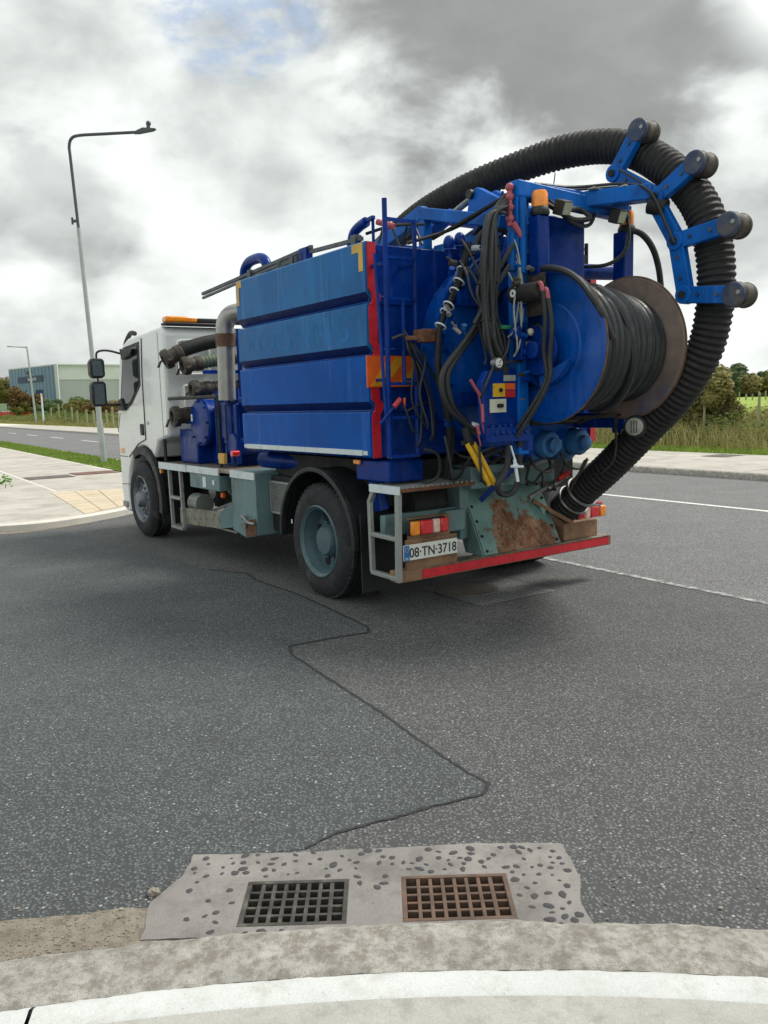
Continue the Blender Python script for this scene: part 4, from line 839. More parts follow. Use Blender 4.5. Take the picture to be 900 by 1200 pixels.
# bumper, lamps, number plate
m = MB(); m.box(-1.10, -.98, -1.10, 1.20, .295, .378); bp = part('rear_bumper', m, 'brownbox', bevel=.006)
m = MB(); m.box(-1.106, -1.101, -1.06, .99, .305, .370); m.obj('red_reflective_strip', 'red', bp)
m = MB(); m.box(-1.11, -.97, -1.08, .95, .379, .383); m.obj('bumper_top', 'tray', bp)
m = MB(); m.box(-1.085, -1.065, .64, 1.12, .37, .60); m.box(-1.075, -1.0, .70, 1.05, .56, .75); part('lamp_bracket', m, 'brownbox', bevel=.006)
def taillamp(y0, y1, z0, z1, flip=False):
    m = MB(); m.box(-1.10, -1.06, y0, y1, z0, z1); l = part('tail_lamp', m, 'black', bevel=.015)
    W = y1-y0; segs = [(0, .22, 'redlens'), (.22, .42, 'clearlens'), (.42, .76, 'redlens'), (.76, 1, 'amber')]
    if flip: segs = [(1-b, 1-a, c) for a, b, c in segs]
    for a, b, c in segs: m = MB(); m.box(-1.135, -1.10, y0+W*a+.004, y0+W*b-.002, z0+.008, z1-.008); m.obj('lens', c, l, .012)
taillamp(.755, 1.10, .625, .745); taillamp(-1.0, -.66, .555, .665, True)
# plate
pf = MB(); pf.box(-1.115, -1.105, .665, 1.165, .455, .570); pl = part('number_plate', pf, 'plate', bevel=.003)
m = MB(); m.box(-1.118, -1.1155, 1.115, 1.163, .458, .567); m.obj('country_band', 'euroblue', pl)
text_obj('plate_characters', '08\u00b7TN\u00b73718', .098, 'ink', (-1.1155, .895, .477), (0, -1, 0), (0, 0, 1), pl, .0015, 'CENTER', .92, .0012)
text_obj('country_letters', 'IRL', .022, 'starwhite', (-1.1185, 1.139, .464), (0, -1, 0), (0, 0, 1), pl, .001, 'CENTER')
m = MB()
for i in range(12):
    a = i*math.pi/6; c = V((-1.1185, 1.139+.015*math.cos(a), .535+.015*math.sin(a))); m.cyl(c, c-V((.001, 0, 0)), .0028, n=5)
m.objs('star', 'tapeyellow', pl)
# rusty chute plate
m = MB(); m.prism([(-.84, .37, .90), (-.84, -.46, .90), (-1.07, -.50, .385), (-1.07, .35, .385)], (.02, 0, .008)); chp = part('chute_plate', m, 'rustteal')
m = MB(); m.prism([(-.835, .375, .90), (-1.065, .355, .385), (-.86, .355, .385), (-.70, .375, .88)], (0, .012, 0)); m.obj('chute_cheek', 'teal', chp)
m = MB()
for i in range(5):
    for u in (.03, .97):
        t_ = .06+.22*i; c = V((-.84-.23*t_, .37-.83*u-.03*t_, .90-.515*t_)); m.cyl(c+V((.01, 0, 0)), c-V((.012, 0, .005)), .011, n=8)
m.objs('rivet', 'chassis', chp)
m = MB(); m.cyl((-.9, .15, .92), (-1.0, .15, 1.02), .13, n=20); m.box(-1.0, -.7, -.5, .42, .90, 1.08); part('chute_neck', m, 'teal', bevel=.01)
m = MB(); m.box(-1.05, -.86, -.98, -.56, .385, .53); trb = part('hose_tray', m, 'brownbox', bevel=.006)
m = MB(); m.prism([(-1.00, -.56, .50), (-1.06, -.56, .56), (-.80, -.30, .72), (-.76, -.30, .66)], (0, -.02, 0)); m.bar((-1.12, -.58, .55), (-.92, -.33, .74), .05, .03); m.obj('tray_flap', 'brownbox', trb)
# suction valves
for y in (-.17, -.52):
    m = MB(); m.lathe((-.95, y, 1.24), (-1, 0, -.05), [(.0, 0), (.15, 0), (.15, .12), (.165, .13), (.165, .17), (.14, .20), (.11, .22), (.11, .24)], 28); vv = part('outlet_valve', m, 'valve_blue')
    m = MB(); m.lathe((-1.18, y, 1.228), (-1, 0, -.05), [(.10, 0), (.105, .02), (.105, .08), (.095, .10), (.06, .105), (.06, .15), (.045, .155), (0, .155)], 24); m.obj('valve_cap', 'valve_blue', vv)
    m = MB(); m.tube([(-1.16, y+.13, 1.16), (-1.22, y+.10, 1.04), (-1.25, y, 1.01), (-1.24, y-.08, 1.07)], .010, 6); m.obj('retaining_chain', 'brownhose', vv)
m = MB(); m.box(-1.0, -.80, -.75, .1, 1.08, 1.36); m.box(-1.3, -.9, -.7, .3, 1.38, 1.42); part('valve_manifold', m, 'chassis', bevel=.01)
m = MB(); m.cyl((-1.12, -.30, .86), (-1.16, -.42, .92), .018, n=8); m.cyl((-1.1, -.1, .80), (-1.1, -.55, .95), .02, n=8); m.cyl((-1.0, .05, .98), (-1.2, -.2, 1.1), .022, n=8); parts('linkage', m, 'steel')
m = MB(); m.cyl((-1.17, -.36, .93), (-1.19, -.47, .98), .022, n=10); part('red_linkage_grip', m, 'signalred')
m = MB(); m.bar((-1.25, .42, 1.40), (-1.02, .32, .96), .03); m.bar((-1.2, .1, 1.1), (-.95, .28, .80), .04); parts('support_strut', m, 'blue')
# ---------------------------------------------------------------- hose reel, mast, boom and suction hose on the rear door
RX, RZ = -1.75, 1.93
m = MB(); m.cyl((RX, .34, RZ), (RX, -.44, RZ), .31, n=32); reel = part('hose_reel', m, 'reel')
for y, s, mt, nm in ((.35, 1, 'reel', 'near_flange'), (-.45, -1, 'rustdisc', 'far_flange')):
    m = MB(); m.lathe((RX, y, RZ), (0, s, 0), [(0, 0), (.50, 0), (.50, .0), (.515, .008), (.515, .022), (.49, .026), (.485, .014), (.30, .012), (.29, .022), (.10, .022), (.09, .05), (0, .05)], 72); m.obj(nm, mt, reel)
    m = MB(); m.torus((RX, y+s*.012, RZ), (0, 1, 0), .514, .008, 72, 8); m.obj('flange_rim', 'rustrim', reel)
rnd = random.Random(5)
for i in range(12):
    y = .315-i*.0665; r_ = .408-.058*ss((i-3)/8)+rnd.uniform(-.012, .010); m = MB(); m.torus((RX+rnd.uniform(-.006, .006), y, RZ+rnd.uniform(-.006, .006)), (rnd.uniform(-.02, .02), 1, rnd.uniform(-.02, .02)), r_, .0345, 56, 10); m.obj('hose_winding', 'windhose', reel)
for i in range(11):
    y = .28-i*.066; m = MB(); m.torus((RX, y, RZ), (0, 1, 0), .34, .034, 40, 8); m.obj('hose_winding', 'windhose', reel)
m = MB(); m.tube([V((RX+.435*math.cos(rad(a)), .06-.20*(a-150)/120, RZ+.435*math.sin(rad(a)))) for a in range(120, 282, 12)], .033, 10, 3); m.obj('loose_turn', 'windhose', reel)
m = MB(); m.tube([V((RX+.52*math.cos(rad(a)), .42, RZ+.52*math.sin(rad(a)))) for a in range(25, 150, 8)]+[V((-2.23, .36, 2.10)), V((-2.26, .3, 1.95))], .021, 8, 3); m.obj('feed_hose', 'hydraulic', reel)
# bearing housing and drive on the near side of the reel
m = MB(); cpts = [(RX+.27*math.cos(rad(a)), .395, RZ+.02+.27*math.sin(rad(a))) for a in range(-150, 95, 12)]+[(-1.60, .395, 2.34), (-1.52, .395, 2.30), (-1.50, .395, 1.62)]
m.prism(cpts, (0, .045, 0)); hs = part('reel_drive_housing', m, 'reel', bevel=.012)
m = MB(); m.prism([(RX+.17*math.cos(rad(a)), .44, RZ-.02+.17*math.sin(rad(a))) for a in range(0, 360, 15)], (0, .02, 0)); m.cyl((RX, .45, RZ-.02), (RX, .52, RZ-.02), .06, n=18); m.obj('bearing_cover', 'blue', hs, .006)
m = MB(); m.box(-1.80, -1.56, .43, .45, 2.14, 2.42); m.obj('motor_plate', 'brownhose', hs)
m = MB(); m.cyl((-1.60, .53, 2.29), (-1.86, .53, 2.29), .062, n=20); m.cyl((-1.61, .53, 2.29), (-1.585, .53, 2.29), .05, n=20); mo = part('reel_motor', m, 'chassis')
m = MB(); c = V((-1.66, .595, 2.29)); m.lathe(c, (0, 1, 0), [(.026, 0), (.026, .006), (.011, .006), (.011, 0)], 20); m.obj('motor_label', 'starwhite', mo)
m = MB(); m.tube([(-1.84, .55, 2.33), (-1.88, .56, 2.33), (-1.90, .56, 2.27)], .014, 8); m.tube([(-1.86, .53, 2.28), (-1.91, .54, 2.29), (-1.93, .54, 2.22)], .014, 8); m.objs('motor_fitting', 'pink', mo)
m = MB(); m.tube([(-1.90, .56, 2.28), (-1.91, .55, 2.1), (-1.88, .53, 1.9), (-1.89, .52, 1.72), (-1.80, .55, 1.55), (-1.66, .6, 1.35)], .016, 8); m.tube([(-1.93, .54, 2.23), (-1.95, .53, 2.05), (-1.92, .52, 1.85), (-1.92, .52, 1.72), (-1.84, .55, 1.55), (-1.69, .6, 1.33)], .016, 8); parts('motor_hose', m, 'hydraulic')
# mast
m = MB(); m.box(-1.64, -1.54, .43, .53, 1.20, 3.02); mast = part('reel_mast', m, 'bright_blue', bevel=.01)
m = MB(); m.box(-1.66, -1.55, -.66, -.55, 1.3, 2.80); m.obj('far_post', 'blue', mast, .01)
m = MB(); m.bar((-1.60, .53, 2.985), (-1.62, -.62, 2.93), .10, .11); m.obj('cross_beam', 'bright_blue', mast, .01)
m = MB(); m.bar((-1.3, .45, 1.28), (-1.64, .45, 1.28), .12, .12); m.bar((-1.2, -.55, 1.40), (-1.64, -.58, 1.40), .1, .12); m.bar((-1.2, .45, 2.45), (-1.58, .47, 2.6), .09); m.objs('mast_arm', 'blue', mast, .008)
m = MB(); m.prism([(-1.54, .46, 2.86), (-1.30, .46, 2.42), (-1.30, .46, 2.30), (-1.54, .46, 2.40)], (0, -.03, 0)); m.prism([(-1.52, .44, 2.4), (-1.26, .44, 2.4), (-1.26, .44, 1.5), (-1.52, .44, 1.5)], (0, -.03, 0)); m.objs('gusset', 'blue', mast)
m = MB(); m.cyl((-1.66, .50, 2.43), (-1.66, .50, 2.92), .022, n=10); m.cyl((-1.60, .545, 2.45), (-1.60, .545, 2.7), .03, n=10); m.obj('mast_pipe', 'bright_blue', mast)
m = MB(); m.lathe((-1.33, -.04, 2.38), (0, 0, 1), [(.21, 0), (.21, .40), (.19, .47), (.10, .52), (0, .53)], 28); m.box(-1.55, -1.42, -.24, .16, 2.30, 2.86); part('filter_housing', m, 'blue', bevel=.01)
m = MB(); m.cyl((-1.35, -.22, 2.53), (-1.35, -.86, 2.56), .06, n=16); m.cyl((-1.35, -.80, 2.56), (-1.35, -.92, 2.56), .03, n=10); m.cyl((-1.37, -.90, 2.46), (-1.37, -.90, 2.62), .02, n=8); part('tilt_ram', m, 'blue')
m = MB(); m.ball((-1.25, -.42, 2.72), .10, 12, 8, (1, 1.2, .9)); m.box(-1.3, -1.15, -.55, -.35, 2.55, 2.68); m.cyl((-1.25, -.60, 2.55), (-1.25, -.60, 2.78), .015, n=6); part('relief_valve', m, 'chassis')
# beacons and work lights
for (x, y, z, lab) in ((-1.72, .40, 2.80, 'amber beacon beside the mast'), (-1.63, -.61, 2.79, 'amber beacon on the far post')):
    m = MB(); m.lathe((x, y, z), (0, 0, 1), [(0, 0), (.06, 0), (.066, .01), (.066, .03), (.058, .05), (.055, .055)], 24); b = part('beacon', m, 'black'); b['label'] = lab
    m = MB(); m.lathe((x, y, z+.05), (0, 0, 1), [(.054, 0), (.056, .01), (.054, .09), (.044, .11), (0, .115)], 24); m.obj('beacon_dome', 'amber', b)
m = MB(); m.box(-1.76, -1.66, .35, .45, 2.40, 2.80); m.box(-1.70, -1.6, .38, .44, 2.5, 2.56); part('beacon_post', m, 'blue', bevel=.01)
for y in (.20, -.37):
    Mx = Matrix.Rotation(rad(-22), 3, 'Y') @ Matrix.Rotation(rad(20), 3, 'Z'); c = V((-1.74, y, 2.87))
    m = MB(); m.obox(c, (.07, .15, .10), Mx); wl = part('work_light', m, 'black', bevel=.008); m = MB(); m.obox(c+Mx@V((-.037, 0, 0)), (.006, .125, .078), Mx); m.obj('work_light_lens', 'lampgrey', wl)
m = MB(); m.tube([(-1.68, .3, 2.9), (-1.70, .15, 2.84), (-1.68, 0, 2.82), (-1.70, -.12, 2.84), (-1.66, -.06, 2.90), (-1.66, .1, 2.88)], .018, 8); m.tube([(-1.66, .25, 2.93), (-1.68, .05, 2.80), (-1.66, -.15, 2.80), (-1.64, -.25, 2.9)], .014, 8); m.tube([(-1.66, -.58, 2.9), (-1.70, -.55, 2.75), (-1.68, -.5, 2.62), (-1.6, -.4, 2.55), (-1.4, -.3, 2.56)], .014, 8); parts('light_cable', m, 'hydraulic')
m = MB(); m.tube([(-1.64, -.60, 2.82), (-1.70, -.70, 2.78), (-1.72, -.82, 2.66), (-1.72, -.90, 2.45), (-1.70, -.92, 2.2), (-1.5, -.9, 1.9)], .024, 10); part('far_hose', m, 'hydraulic')
m = MB(); m.cyl((-1.55, .10, 3.0), (-1.54, .06, 3.16), .004, n=5); part('aerial', m, 'black')
# red fittings and hydraulic hose bundle at the top of the mast
m = MB()
for z in (2.99, 2.93, 2.86, 2.79): m.ball((-1.60, .56, z), .030, 8, 6)
m.cyl((-1.60, .56, 2.74), (-1.60, .56, 3.0), .018, n=8); m.cyl((-1.62, .55, 2.76), (-1.66, .5, 2.66), .02, n=8); parts('hydraulic_fitting', m, 'pink')
rnd = random.Random(9)
for i in range(9):
    j = lambda k: rnd.uniform(-k, k); o_ = (i-4)*.020; xx = -1.56+j(.05)
    pts = [(-1.58, .54, 2.95-i*.018), (xx, .60+o_*.2, 2.93-i*.014), (xx, .70+o_*.5, 2.79+j(.02)), (xx-.02, .735+o_+j(.01), 2.50), (xx, .73+o_+j(.02), 2.2), (xx-.01, .70+o_*1.1+j(.02), 1.98), (xx-.02, .66+o_*.6+j(.03), 1.82), (-1.58, .62+o_*.5, 1.66+j(.05))]
    m = MB(); m.tube(pts, .0135+.004*rnd.random(), 8, 5); part('hydraulic_hose', m, 'hydraulic')
for z, y in ((2.60, .715), (2.36, .735), (2.12, .72)):
    m = MB(); m.torus((-1.565, y, z), (0, .06, 1), .072, .006, 20, 6); m.v = [V((-1.565+(v.x+1.565)*.75, v.y, v.z)) for v in m.v]; part('hose_tie', m, 'black')
m = MB(); m.box(-1.62, -1.54, .54, .66, 2.06, 2.085); part('green_clamp', m, 'green')
m = MB(); m.tube([(-1.58, .48, 2.60), (-1.6, .55, 2.50), (-1.56, .68, 2.32), (-1.50, .80, 2.1)], .018, 8); m.tube([(-1.58, .46, 2.7), (-1.62, .58, 2.58), (-1.56, .66, 2.42)], .016, 8); parts('hydraulic_hose', m, 'hydraulic')
for k_ in range(2):
    m = MB(); m.tube([(-1.36, .35+.03*k_, 2.42), (-1.40, .60, 2.21-.05*k_), (-1.40, .80-.03*k_, 1.99), (-1.40, .99-.045*k_, 1.80), (-1.40, 1.01-.05*k_, 1.66), (-1.40, .95-.045*k_, 1.53), (-1.42, .84-.02*k_, 1.44), (-1.46, .77, 1.38-.03*k_)], .021, 10, 6); part('jetting_hose', m, 'hydraulic')
m = MB(); m.cyl((-1.44, .79, 1.42), (-1.52, .66, 1.37), .022, n=10); m.cyl((-1.50, .69, 1.38), (-1.54, .60, 1.38), .018, n=8); part('hose_coupling', m, 'starwhite')
# trunk of cables beside the tank door, bound with white ties
P = [(-1.18, .57, 2.70), (-1.22, .66, 2.50), (-1.22, .72, 2.37), (-1.23, .84, 2.18), (-1.23, .89, 2.05), (-1.23, .90, 1.78), (-1.23, .83, 1.50), (-1.20, .78, 1.30), (-1.10, .74, 1.02)]
for k_ in range(4):
    m = MB(); m.tube([(x+.016*math.cos(k_*1.6+i), y+.018*math.sin(k_*1.6+i*.6), z) for i, (x, y, z) in enumerate(P)], .017, 8, 5); part('cable_trunk', m, 'hose')
sp = spline(P, 8)
for i in (8, 13, 17, 21, 23, 29): d = (sp[i+1]-sp[i-1]).normalized(); m = MB(); m.torus(sp[i], (d.x, d.y+.25, d.z), .040, .006, 18, 6); part('white_tie', m, 'starwhite')
for y, z in ((.73, 2.69), (.63, 2.72)):
    m = MB(); m.ball((-1.16, y, z), .042, 10, 7, (1, 1, 1.3)); m.cyl((-1.16, y, z-.05), (-1.18, y-.01, z-.16), .016, n=8); m.torus((-1.18, y, z-.05), (0, 0, 1), .04, .008, 14, 6); part('ball_valve', m, 'blue')
m = MB(); m.cyl((-1.18, .58, 2.66), (-1.20, .48, 2.67), .022, n=10); part('pale_fitting', m, 'starwhite')
m = MB(); m.tube([(-1.18, .52, 2.62), (-1.2, .45, 2.78), (-1.25, .30, 2.80), (-1.3, .2, 2.7)], .02, 8); m.tube([(-.9, .9, 2.72), (-1.05, .6, 2.82), (-1.3, .5, 2.92), (-1.55, .5, 2.98)], .014, 6); parts('roof_hose', m, 'hydraulic')
m = MB()
for i in range(9): t_ = i/8; c = V((-.95-.55*t_, .70-.2*t_, 2.76+.20*t_)); m.ball(c, .014, 6, 4)
m.bar((-.95, .70, 2.76), (-1.5, .5, 2.96), .018); part('cable_chain', m, 'chassis')
# control panel
m = MB(); m.prism([(-1.62, .85, 1.70), (-1.62, .80, 1.78), (-1.62, .47, 1.80), (-1.62, .47, 1.40), (-1.62, .56, 1.27), (-1.62, .80, 1.27), (-1.62, .83, 1.40)], (.06, 0, 0)); cpn = part('control_panel', m, 'blue', bevel=.008)
for nm, y0, y1, z0, z1, mt in (('yellow_switch_plate', .755, .645, 1.605, 1.695, 'yellow'), ('orange_label', .643, .55, 1.652, 1.695, 'orange'), ('red_label', .643, .55, 1.60, 1.645, 'signalred'), ('cream_switch_plate', .785, .635, 1.50, 1.59, 'cream'), ('grey_label', .655, .545, 1.71, 1.75, 'lampgrey'), ('white_label', .515, .48, 1.65, 1.675, 'starwhite'), ('white_label', .515, .485, 1.595, 1.62, 'starwhite'), ('white_label', .74, .70, 1.30, 1.33, 'starwhite')):
    m = MB(); m.box(-1.626, -1.621, y0, y1, z0, z1); m.obj(nm, mt, cpn)
m = MB(); m.cyl((-1.628, .69, 1.65), (-1.640, .69, 1.65), .014, n=10); m.cyl((-1.628, .71, 1.545), (-1.642, .71, 1.545), .014, n=10); m.cyl((-1.628, .685, 1.545), (-1.642, .685, 1.545), .014, n=10); m.objs('push_button', 'ink', cpn)
m = MB()
for i in range(6): y = .79-.055*i; m.cyl((-1.64, y, 1.36), (-1.70, y, 1.37), .02, n=10); m.cyl((-1.66, y, 1.30), (-1.66, y, 1.42), .016, n=8)
m.box(-1.69, -1.62, .47, .82, 1.30, 1.40); m.obj('valve_bank', 'blue', cpn, .004)
m = MB(); m.cyl((-1.62, .735, 1.83), (-1.665, .735, 1.83), .036, n=22); gz = part('pressure_gauge', m, 'steel'); m = MB(); m.cyl((-1.6655, .735, 1.83), (-1.668, .735, 1.83), .031, n=22); m.obj('gauge_dial', 'plate', gz); m = MB(); m.bar((-1.669, .735, 1.83), (-1.669, .72, 1.85), .004); m.bar((-1.669, .75, 1.815), (-1.669, .72, 1.815), .004); m.objs('gauge_mark', 'ink', gz)
m = MB(); m.tube([(-1.64, .71, 1.83), (-1.66, .66, 1.90), (-1.63, .60, 2.0), (-1.63, .56, 2.02)], .009, 6); m.tube([(-1.64, .70, 1.82), (-1.65, .6, 1.84), (-1.64, .5, 1.84)], .009, 6); m.tube([(-1.64, .76, 1.81), (-1.66, .83, 1.72), (-1.6, .85, 1.6)], .010, 6); parts('gauge_line', m, 'hydraulic')
m = MB(); m.cyl((-1.62, .56, 2.03), (-1.70, .56, 2.03), .045, n=14); m.box(-1.70, -1.62, .50, .56, 1.85, 2.10); m.cyl((-1.66, .50, 2.03), (-1.72, .42, 2.03), .018, n=8); m.cyl((-1.66, .53, 1.9), (-1.72, .53, 1.9), .025, n=10); rv = part('regulator_valve', m, 'blue', bevel=.004)
m = MB(); m.ball((-1.70, .475, 2.035), .026, 10, 7); m.obj('regulator_knob', 'cream', rv)
m = MB(); m.torus((-1.74, .46, 1.98), (.3, 1, 0), .10, .009, 26, 6); m.obj('regulator_line', 'hydraulic', rv)
for y, z, y2, z2 in ((.95, 1.72, .87, 1.62), (.85, 1.56, .845, 1.44), (.90, 1.42, .88, 1.36)):
    m = MB(); m.cyl((-1.62, y, z), (-1.62, y2, z2), .011, n=8); m.cyl((-1.61, y2, z2), (-1.60, y2-.03, z2-.08), .006, n=6); part('lever_handle', m, 'pink')
m = MB(); m.tube([(-1.56, .83, 1.28), (-1.56, .82, 1.16), (-1.55, .80, 1.05), (-1.53, .74, 1.0)], .010, 6); m.tube([(-1.40, 1.0, 1.35), (-1.42, .98, 1.2), (-1.40, .93, 1.02)], .008, 6); m.tube([(-1.6, .60, 1.28), (-1.62, .63, 1.12), (-1.6, .70, 1.0), (-1.58, .64, .93), (-1.58, .53, .94), (-1.6, .50, 1.05), (-1.62, .51, 1.25), (-1.66, .54, 1.35)], .022, 8); m.tube([(-1.1, .95, 1.25), (-1.15, .86, 1.2), (-1.12, .84, 1.05), (-1.05, .93, .99)], .012, 6); parts('drain_hose', m, 'hydraulic')
m = MB(); m.cyl((-1.66, .63, 1.27), (-1.67, .60, 1.17), .007, n=6); m.cyl((-1.67, .605, 1.175), (-1.68, .585, 1.02), .012, n=8); m.cyl((-1.675, .64, 1.13), (-1.675, .53, 1.12), .010, n=8); m.ball((-1.675, .60, 1.13), .022, 8, 6); part('white_tap_handle', m, 'starwhite')
rnd = random.Random(17)
def clutter(name, n, A, Bb, mat, r0, r1, sag):
    for i in range(n):
        a = V([rnd.uniform(*q) for q in A]); b = V([rnd.uniform(*q) for q in Bb]); mid = (a+b)/2+V((rnd.uniform(-.06, .0), rnd.uniform(-.1, .1), -rnd.uniform(0, sag)))
        m = MB(); m.tube([a, a*.7+mid*.3+V((-.03, 0, -.02)), mid, b*.7+mid*.3+V((-.03, 0, -.03)), b], rnd.uniform(r0, r1), 6, 5); part(name, m, mat)
clutter('control_line', 7, ((-1.28, -1.2), (.40, .75), (2.4, 2.72)), ((-1.56, -1.5), (.50, .75), (1.75, 2.1)), 'hydraulic', .006, .012, .10)
clutter('control_line', 6, ((-1.10, -1.0), (.85, 1.15), (1.9, 2.1)), ((-1.12, -1.0), (.72, 1.0), (1.25, 1.5)), 'hydraulic', .006, .011, .12)
clutter('control_line', 6, ((-1.62, -1.55), (.45, .80), (1.28, 1.36)), ((-1.2, -1.0), (-.1, .7), (.98, 1.3)), 'hydraulic', .008, .014, .16)
clutter('control_line', 5, ((-1.2, -1.0), (-.6, .1), (1.0, 1.15)), ((-1.15, -.95), (-.55, .3), (.78, .98)), 'hydraulic', .008, .014, .08)
clutter('control_line', 5, ((-1.6, -1.5), (.42, .5), (2.3, 2.9)), ((-1.45, -1.3), (.0, .4), (2.1, 2.5)), 'hydraulic', .007, .012, .10)
clutter('control_line', 4, ((-1.6, -1.45), (.3, .5), (2.92, 3.02)), ((-1.0, -.7), (.2, .5), (2.76, 2.9)), 'hydraulic', .008, .013, .06)
clutter('steel_line', 5, ((-1.63, -1.60), (.50, .60), (2.4, 2.7)), ((-1.66, -1.62), (.48, .62), (1.85, 2.05)), 'galv', .005, .007, .02)
for i in range(14):
    y, z = rnd.uniform(.50, .92), rnd.uniform(1.35, 2.65)
    if (y*y+(z-1.94)**2) < .62**2 and i % 2: z = 1.3+rnd.random()*.1
    c = V((-1.24-rnd.uniform(0, .1), y, z)); m = MB(); m.cyl(c, c+V((-.03, rnd.uniform(-.05, .05), rnd.uniform(-.05, .05))), rnd.uniform(.014, .026), n=8); m.cyl(c+V((-.02, 0, 0)), c+V((-.02, .03, .03)), .009, n=6); part('hydraulic_union', m, rnd.choice(('blue', 'steel', 'valve_blue', 'brownhose')))
for i in range(12):
    c = V((rnd.uniform(-1.72, -1.62), rnd.uniform(.44, .56), rnd.uniform(1.45, 2.75))); m = MB(); m.cyl(c, c+V((0, .05, rnd.uniform(-.02, .02))), rnd.uniform(.010, .022), n=8); part('hydraulic_union', m, rnd.choice(('blue', 'steel', 'bright_blue', 'brownhose')))
for a in ((-1.55, .0), (-1.70, -.2), (-1.85, -.35)):
    m = MB(); m.box(a[0]-.03, a[0]+.03, a[1]-.075, a[1]+.075, 3.035, 3.05); part('boom_clip', m, 'galv', bevel=.004)
m = MB(); m.tube([(-1.58, .3, 3.05), (-1.62, -.05, 3.06), (-1.85, -.30, 3.06), (-2.02, -.36, 2.98), (-2.16, -.37, 2.72), (-2.22, -.37, 2.60)], .011, 6); m.tube([(-1.56, .3, 3.04), (-1.58, -.08, 3.055), (-1.80, -.33, 3.055), (-1.98, -.37, 3.02), (-1.75, -.375, 3.19)], .009, 6); parts('boom_hose', m, 'hydraulic')
# boom, roller frames, rollers
m = MB(); m.bar((-1.50, -.10, 2.98), (-1.98, -.44, 2.99), .13, .11); m.bar((-1.55, .2, 3.0), (-1.66, -.55, 2.97), .10, .10); boom = part('hose_boom', m, 'bright_blue', bevel=.01)
F1 = [(-1.87, 3.43), (-1.67, 3.185), (-2.04, 2.945), (-2.33, 3.10)]; F2 = [(-2.02, 2.92), (-2.20, 2.62), (-2.585, 2.66)]; F3 = [(-2.20, 2.62), (-2.275, 2.255), (-2.635, 2.215)]
m = MB()
for Fq in (F1, F2, F3):
    for a, b in zip(Fq, Fq[1:]): m.bar((a[0], -.43, a[1]), (b[0], -.43, b[1]), .112, .055, (0, 1, 0))
    for a in Fq[1:-1]: m.cyl((a[0], -.47, a[1]), (a[0], -.39, a[1]), .062, n=16)
m.objs('roller_frame', 'bright_blue', boom, .006)
m = MB()
for Fq in (F1, F2, F3):
    for a, b in zip(Fq, Fq[1:]):
        for t_ in (.3, .7): x, z = a[0]+(b[0]-a[0])*t_, a[1]+(b[1]-a[1])*t_; m.cyl((x, -.404, z), (x, -.392, z), .013, n=6)
m.objs('frame_bolt', 'roller', boom)
m = MB()
for a in (F1[1], F1[2], F2[1], F3[1]): m.cyl((a[0], -.385, a[1]), (a[0], -.375, a[1]), .026, n=10)
m.cyl((-1.99, -.40, 2.90), (-2.10, -.44, 2.86), .06, n=14); m.objs('frame_pin', 'chassis', boom)
for a in (F1[0], F1[3], F2[2], F3[2]):
    m = MB(); m.lathe((a[0], -.44, a[1]), (0, -1, 0), [(.03, 0), (.078, 0), (.084, .02), (.078, .03), (.078, .10), (.084, .11), (.08, .13), (.06, .125), (.05, .06), (0, .06)], 28); m.obj('hose_roller', 'brownhose', boom)
    m = MB(); m.cyl((a[0], -.400, a[1]), (a[0], -.438, a[1]), .082, n=28); m.obj('roller_cheek', 'roller', boom, .012)
    m = MB(); m.cyl((a[0]-.045, -.394, a[1]+.01), (a[0]-.045, -.3995, a[1]+.01), .014, n=12); m.obj('roller_hub', 'galv', boom)
# the black corrugated suction hose
HP = [(1.15, .0, 2.80), (.62, .0, 3.02), (.15, -.02, 3.19), (-.35, -.10, 3.31), (-.80, -.30, 3.42), (-1.20, -.50, 3.48), (-1.60, -.60, 3.41), (-1.95, -.60, 3.20), (-2.22, -.60, 2.92), (-2.36, -.60, 2.60), (-2.39, -.60, 2.25), (-2.32, -.60, 1.90), (-2.12, -.60, 1.60), (-1.82, -.60, 1.32), (-1.50, -.60, 1.04), (-1.22, -.60, .82), (-1.00, -.60, .64)]
def corr(a, t_): return min(1., .75+t_)*.0062*math.sin((a+.012*noise.noise(V((a*3, 0, 0))))*2*math.pi/.043)+.124+.004*noise.noise(V((a*2.2, 4, 0)))-.012*(1-ss((t_)/.45))
m = MB(); m.tube(HP, corr, 18, 66); sh = part('suction_hose', m, 'hose', smooth=80)
sp = spline(HP, 20)
for i in (len(sp)-12, len(sp)-20): d = (sp[i]-sp[i-1]); m = MB(); m.torus(sp[i], d, .135, .012, 30, 6); m.obj('hose_clamp', 'steel', sh)
m = MB(); m.lathe((-1.86, -.455, 1.36), (-.55, 1, 0), [(0, .10), (.06, .10), (.078, .09), (.082, .05), (.082, 0), (.06, -.03)], 26); rl = part('reversing_lamp', m, 'black'); m = MB(); c = V((-1.86, -.455, 1.36)); dd = V((-.55, 1, 0)).normalized(); m.lathe(c+dd*.101, dd, [(0, .012), (.05, .008), (.064, 0)], 24); m.obj('lamp_lens', 'lampgrey', rl)
m = MB()
for a in (-.02, 0, .02): m.bar(c+dd*.114+V((0, 0, .045))+V((.84, .46, 0))*a, c+dd*.114-V((0, 0, .045))+V((.84, .46, 0))*a, .006)
m.objs('lamp_guard', 'steel', rl)
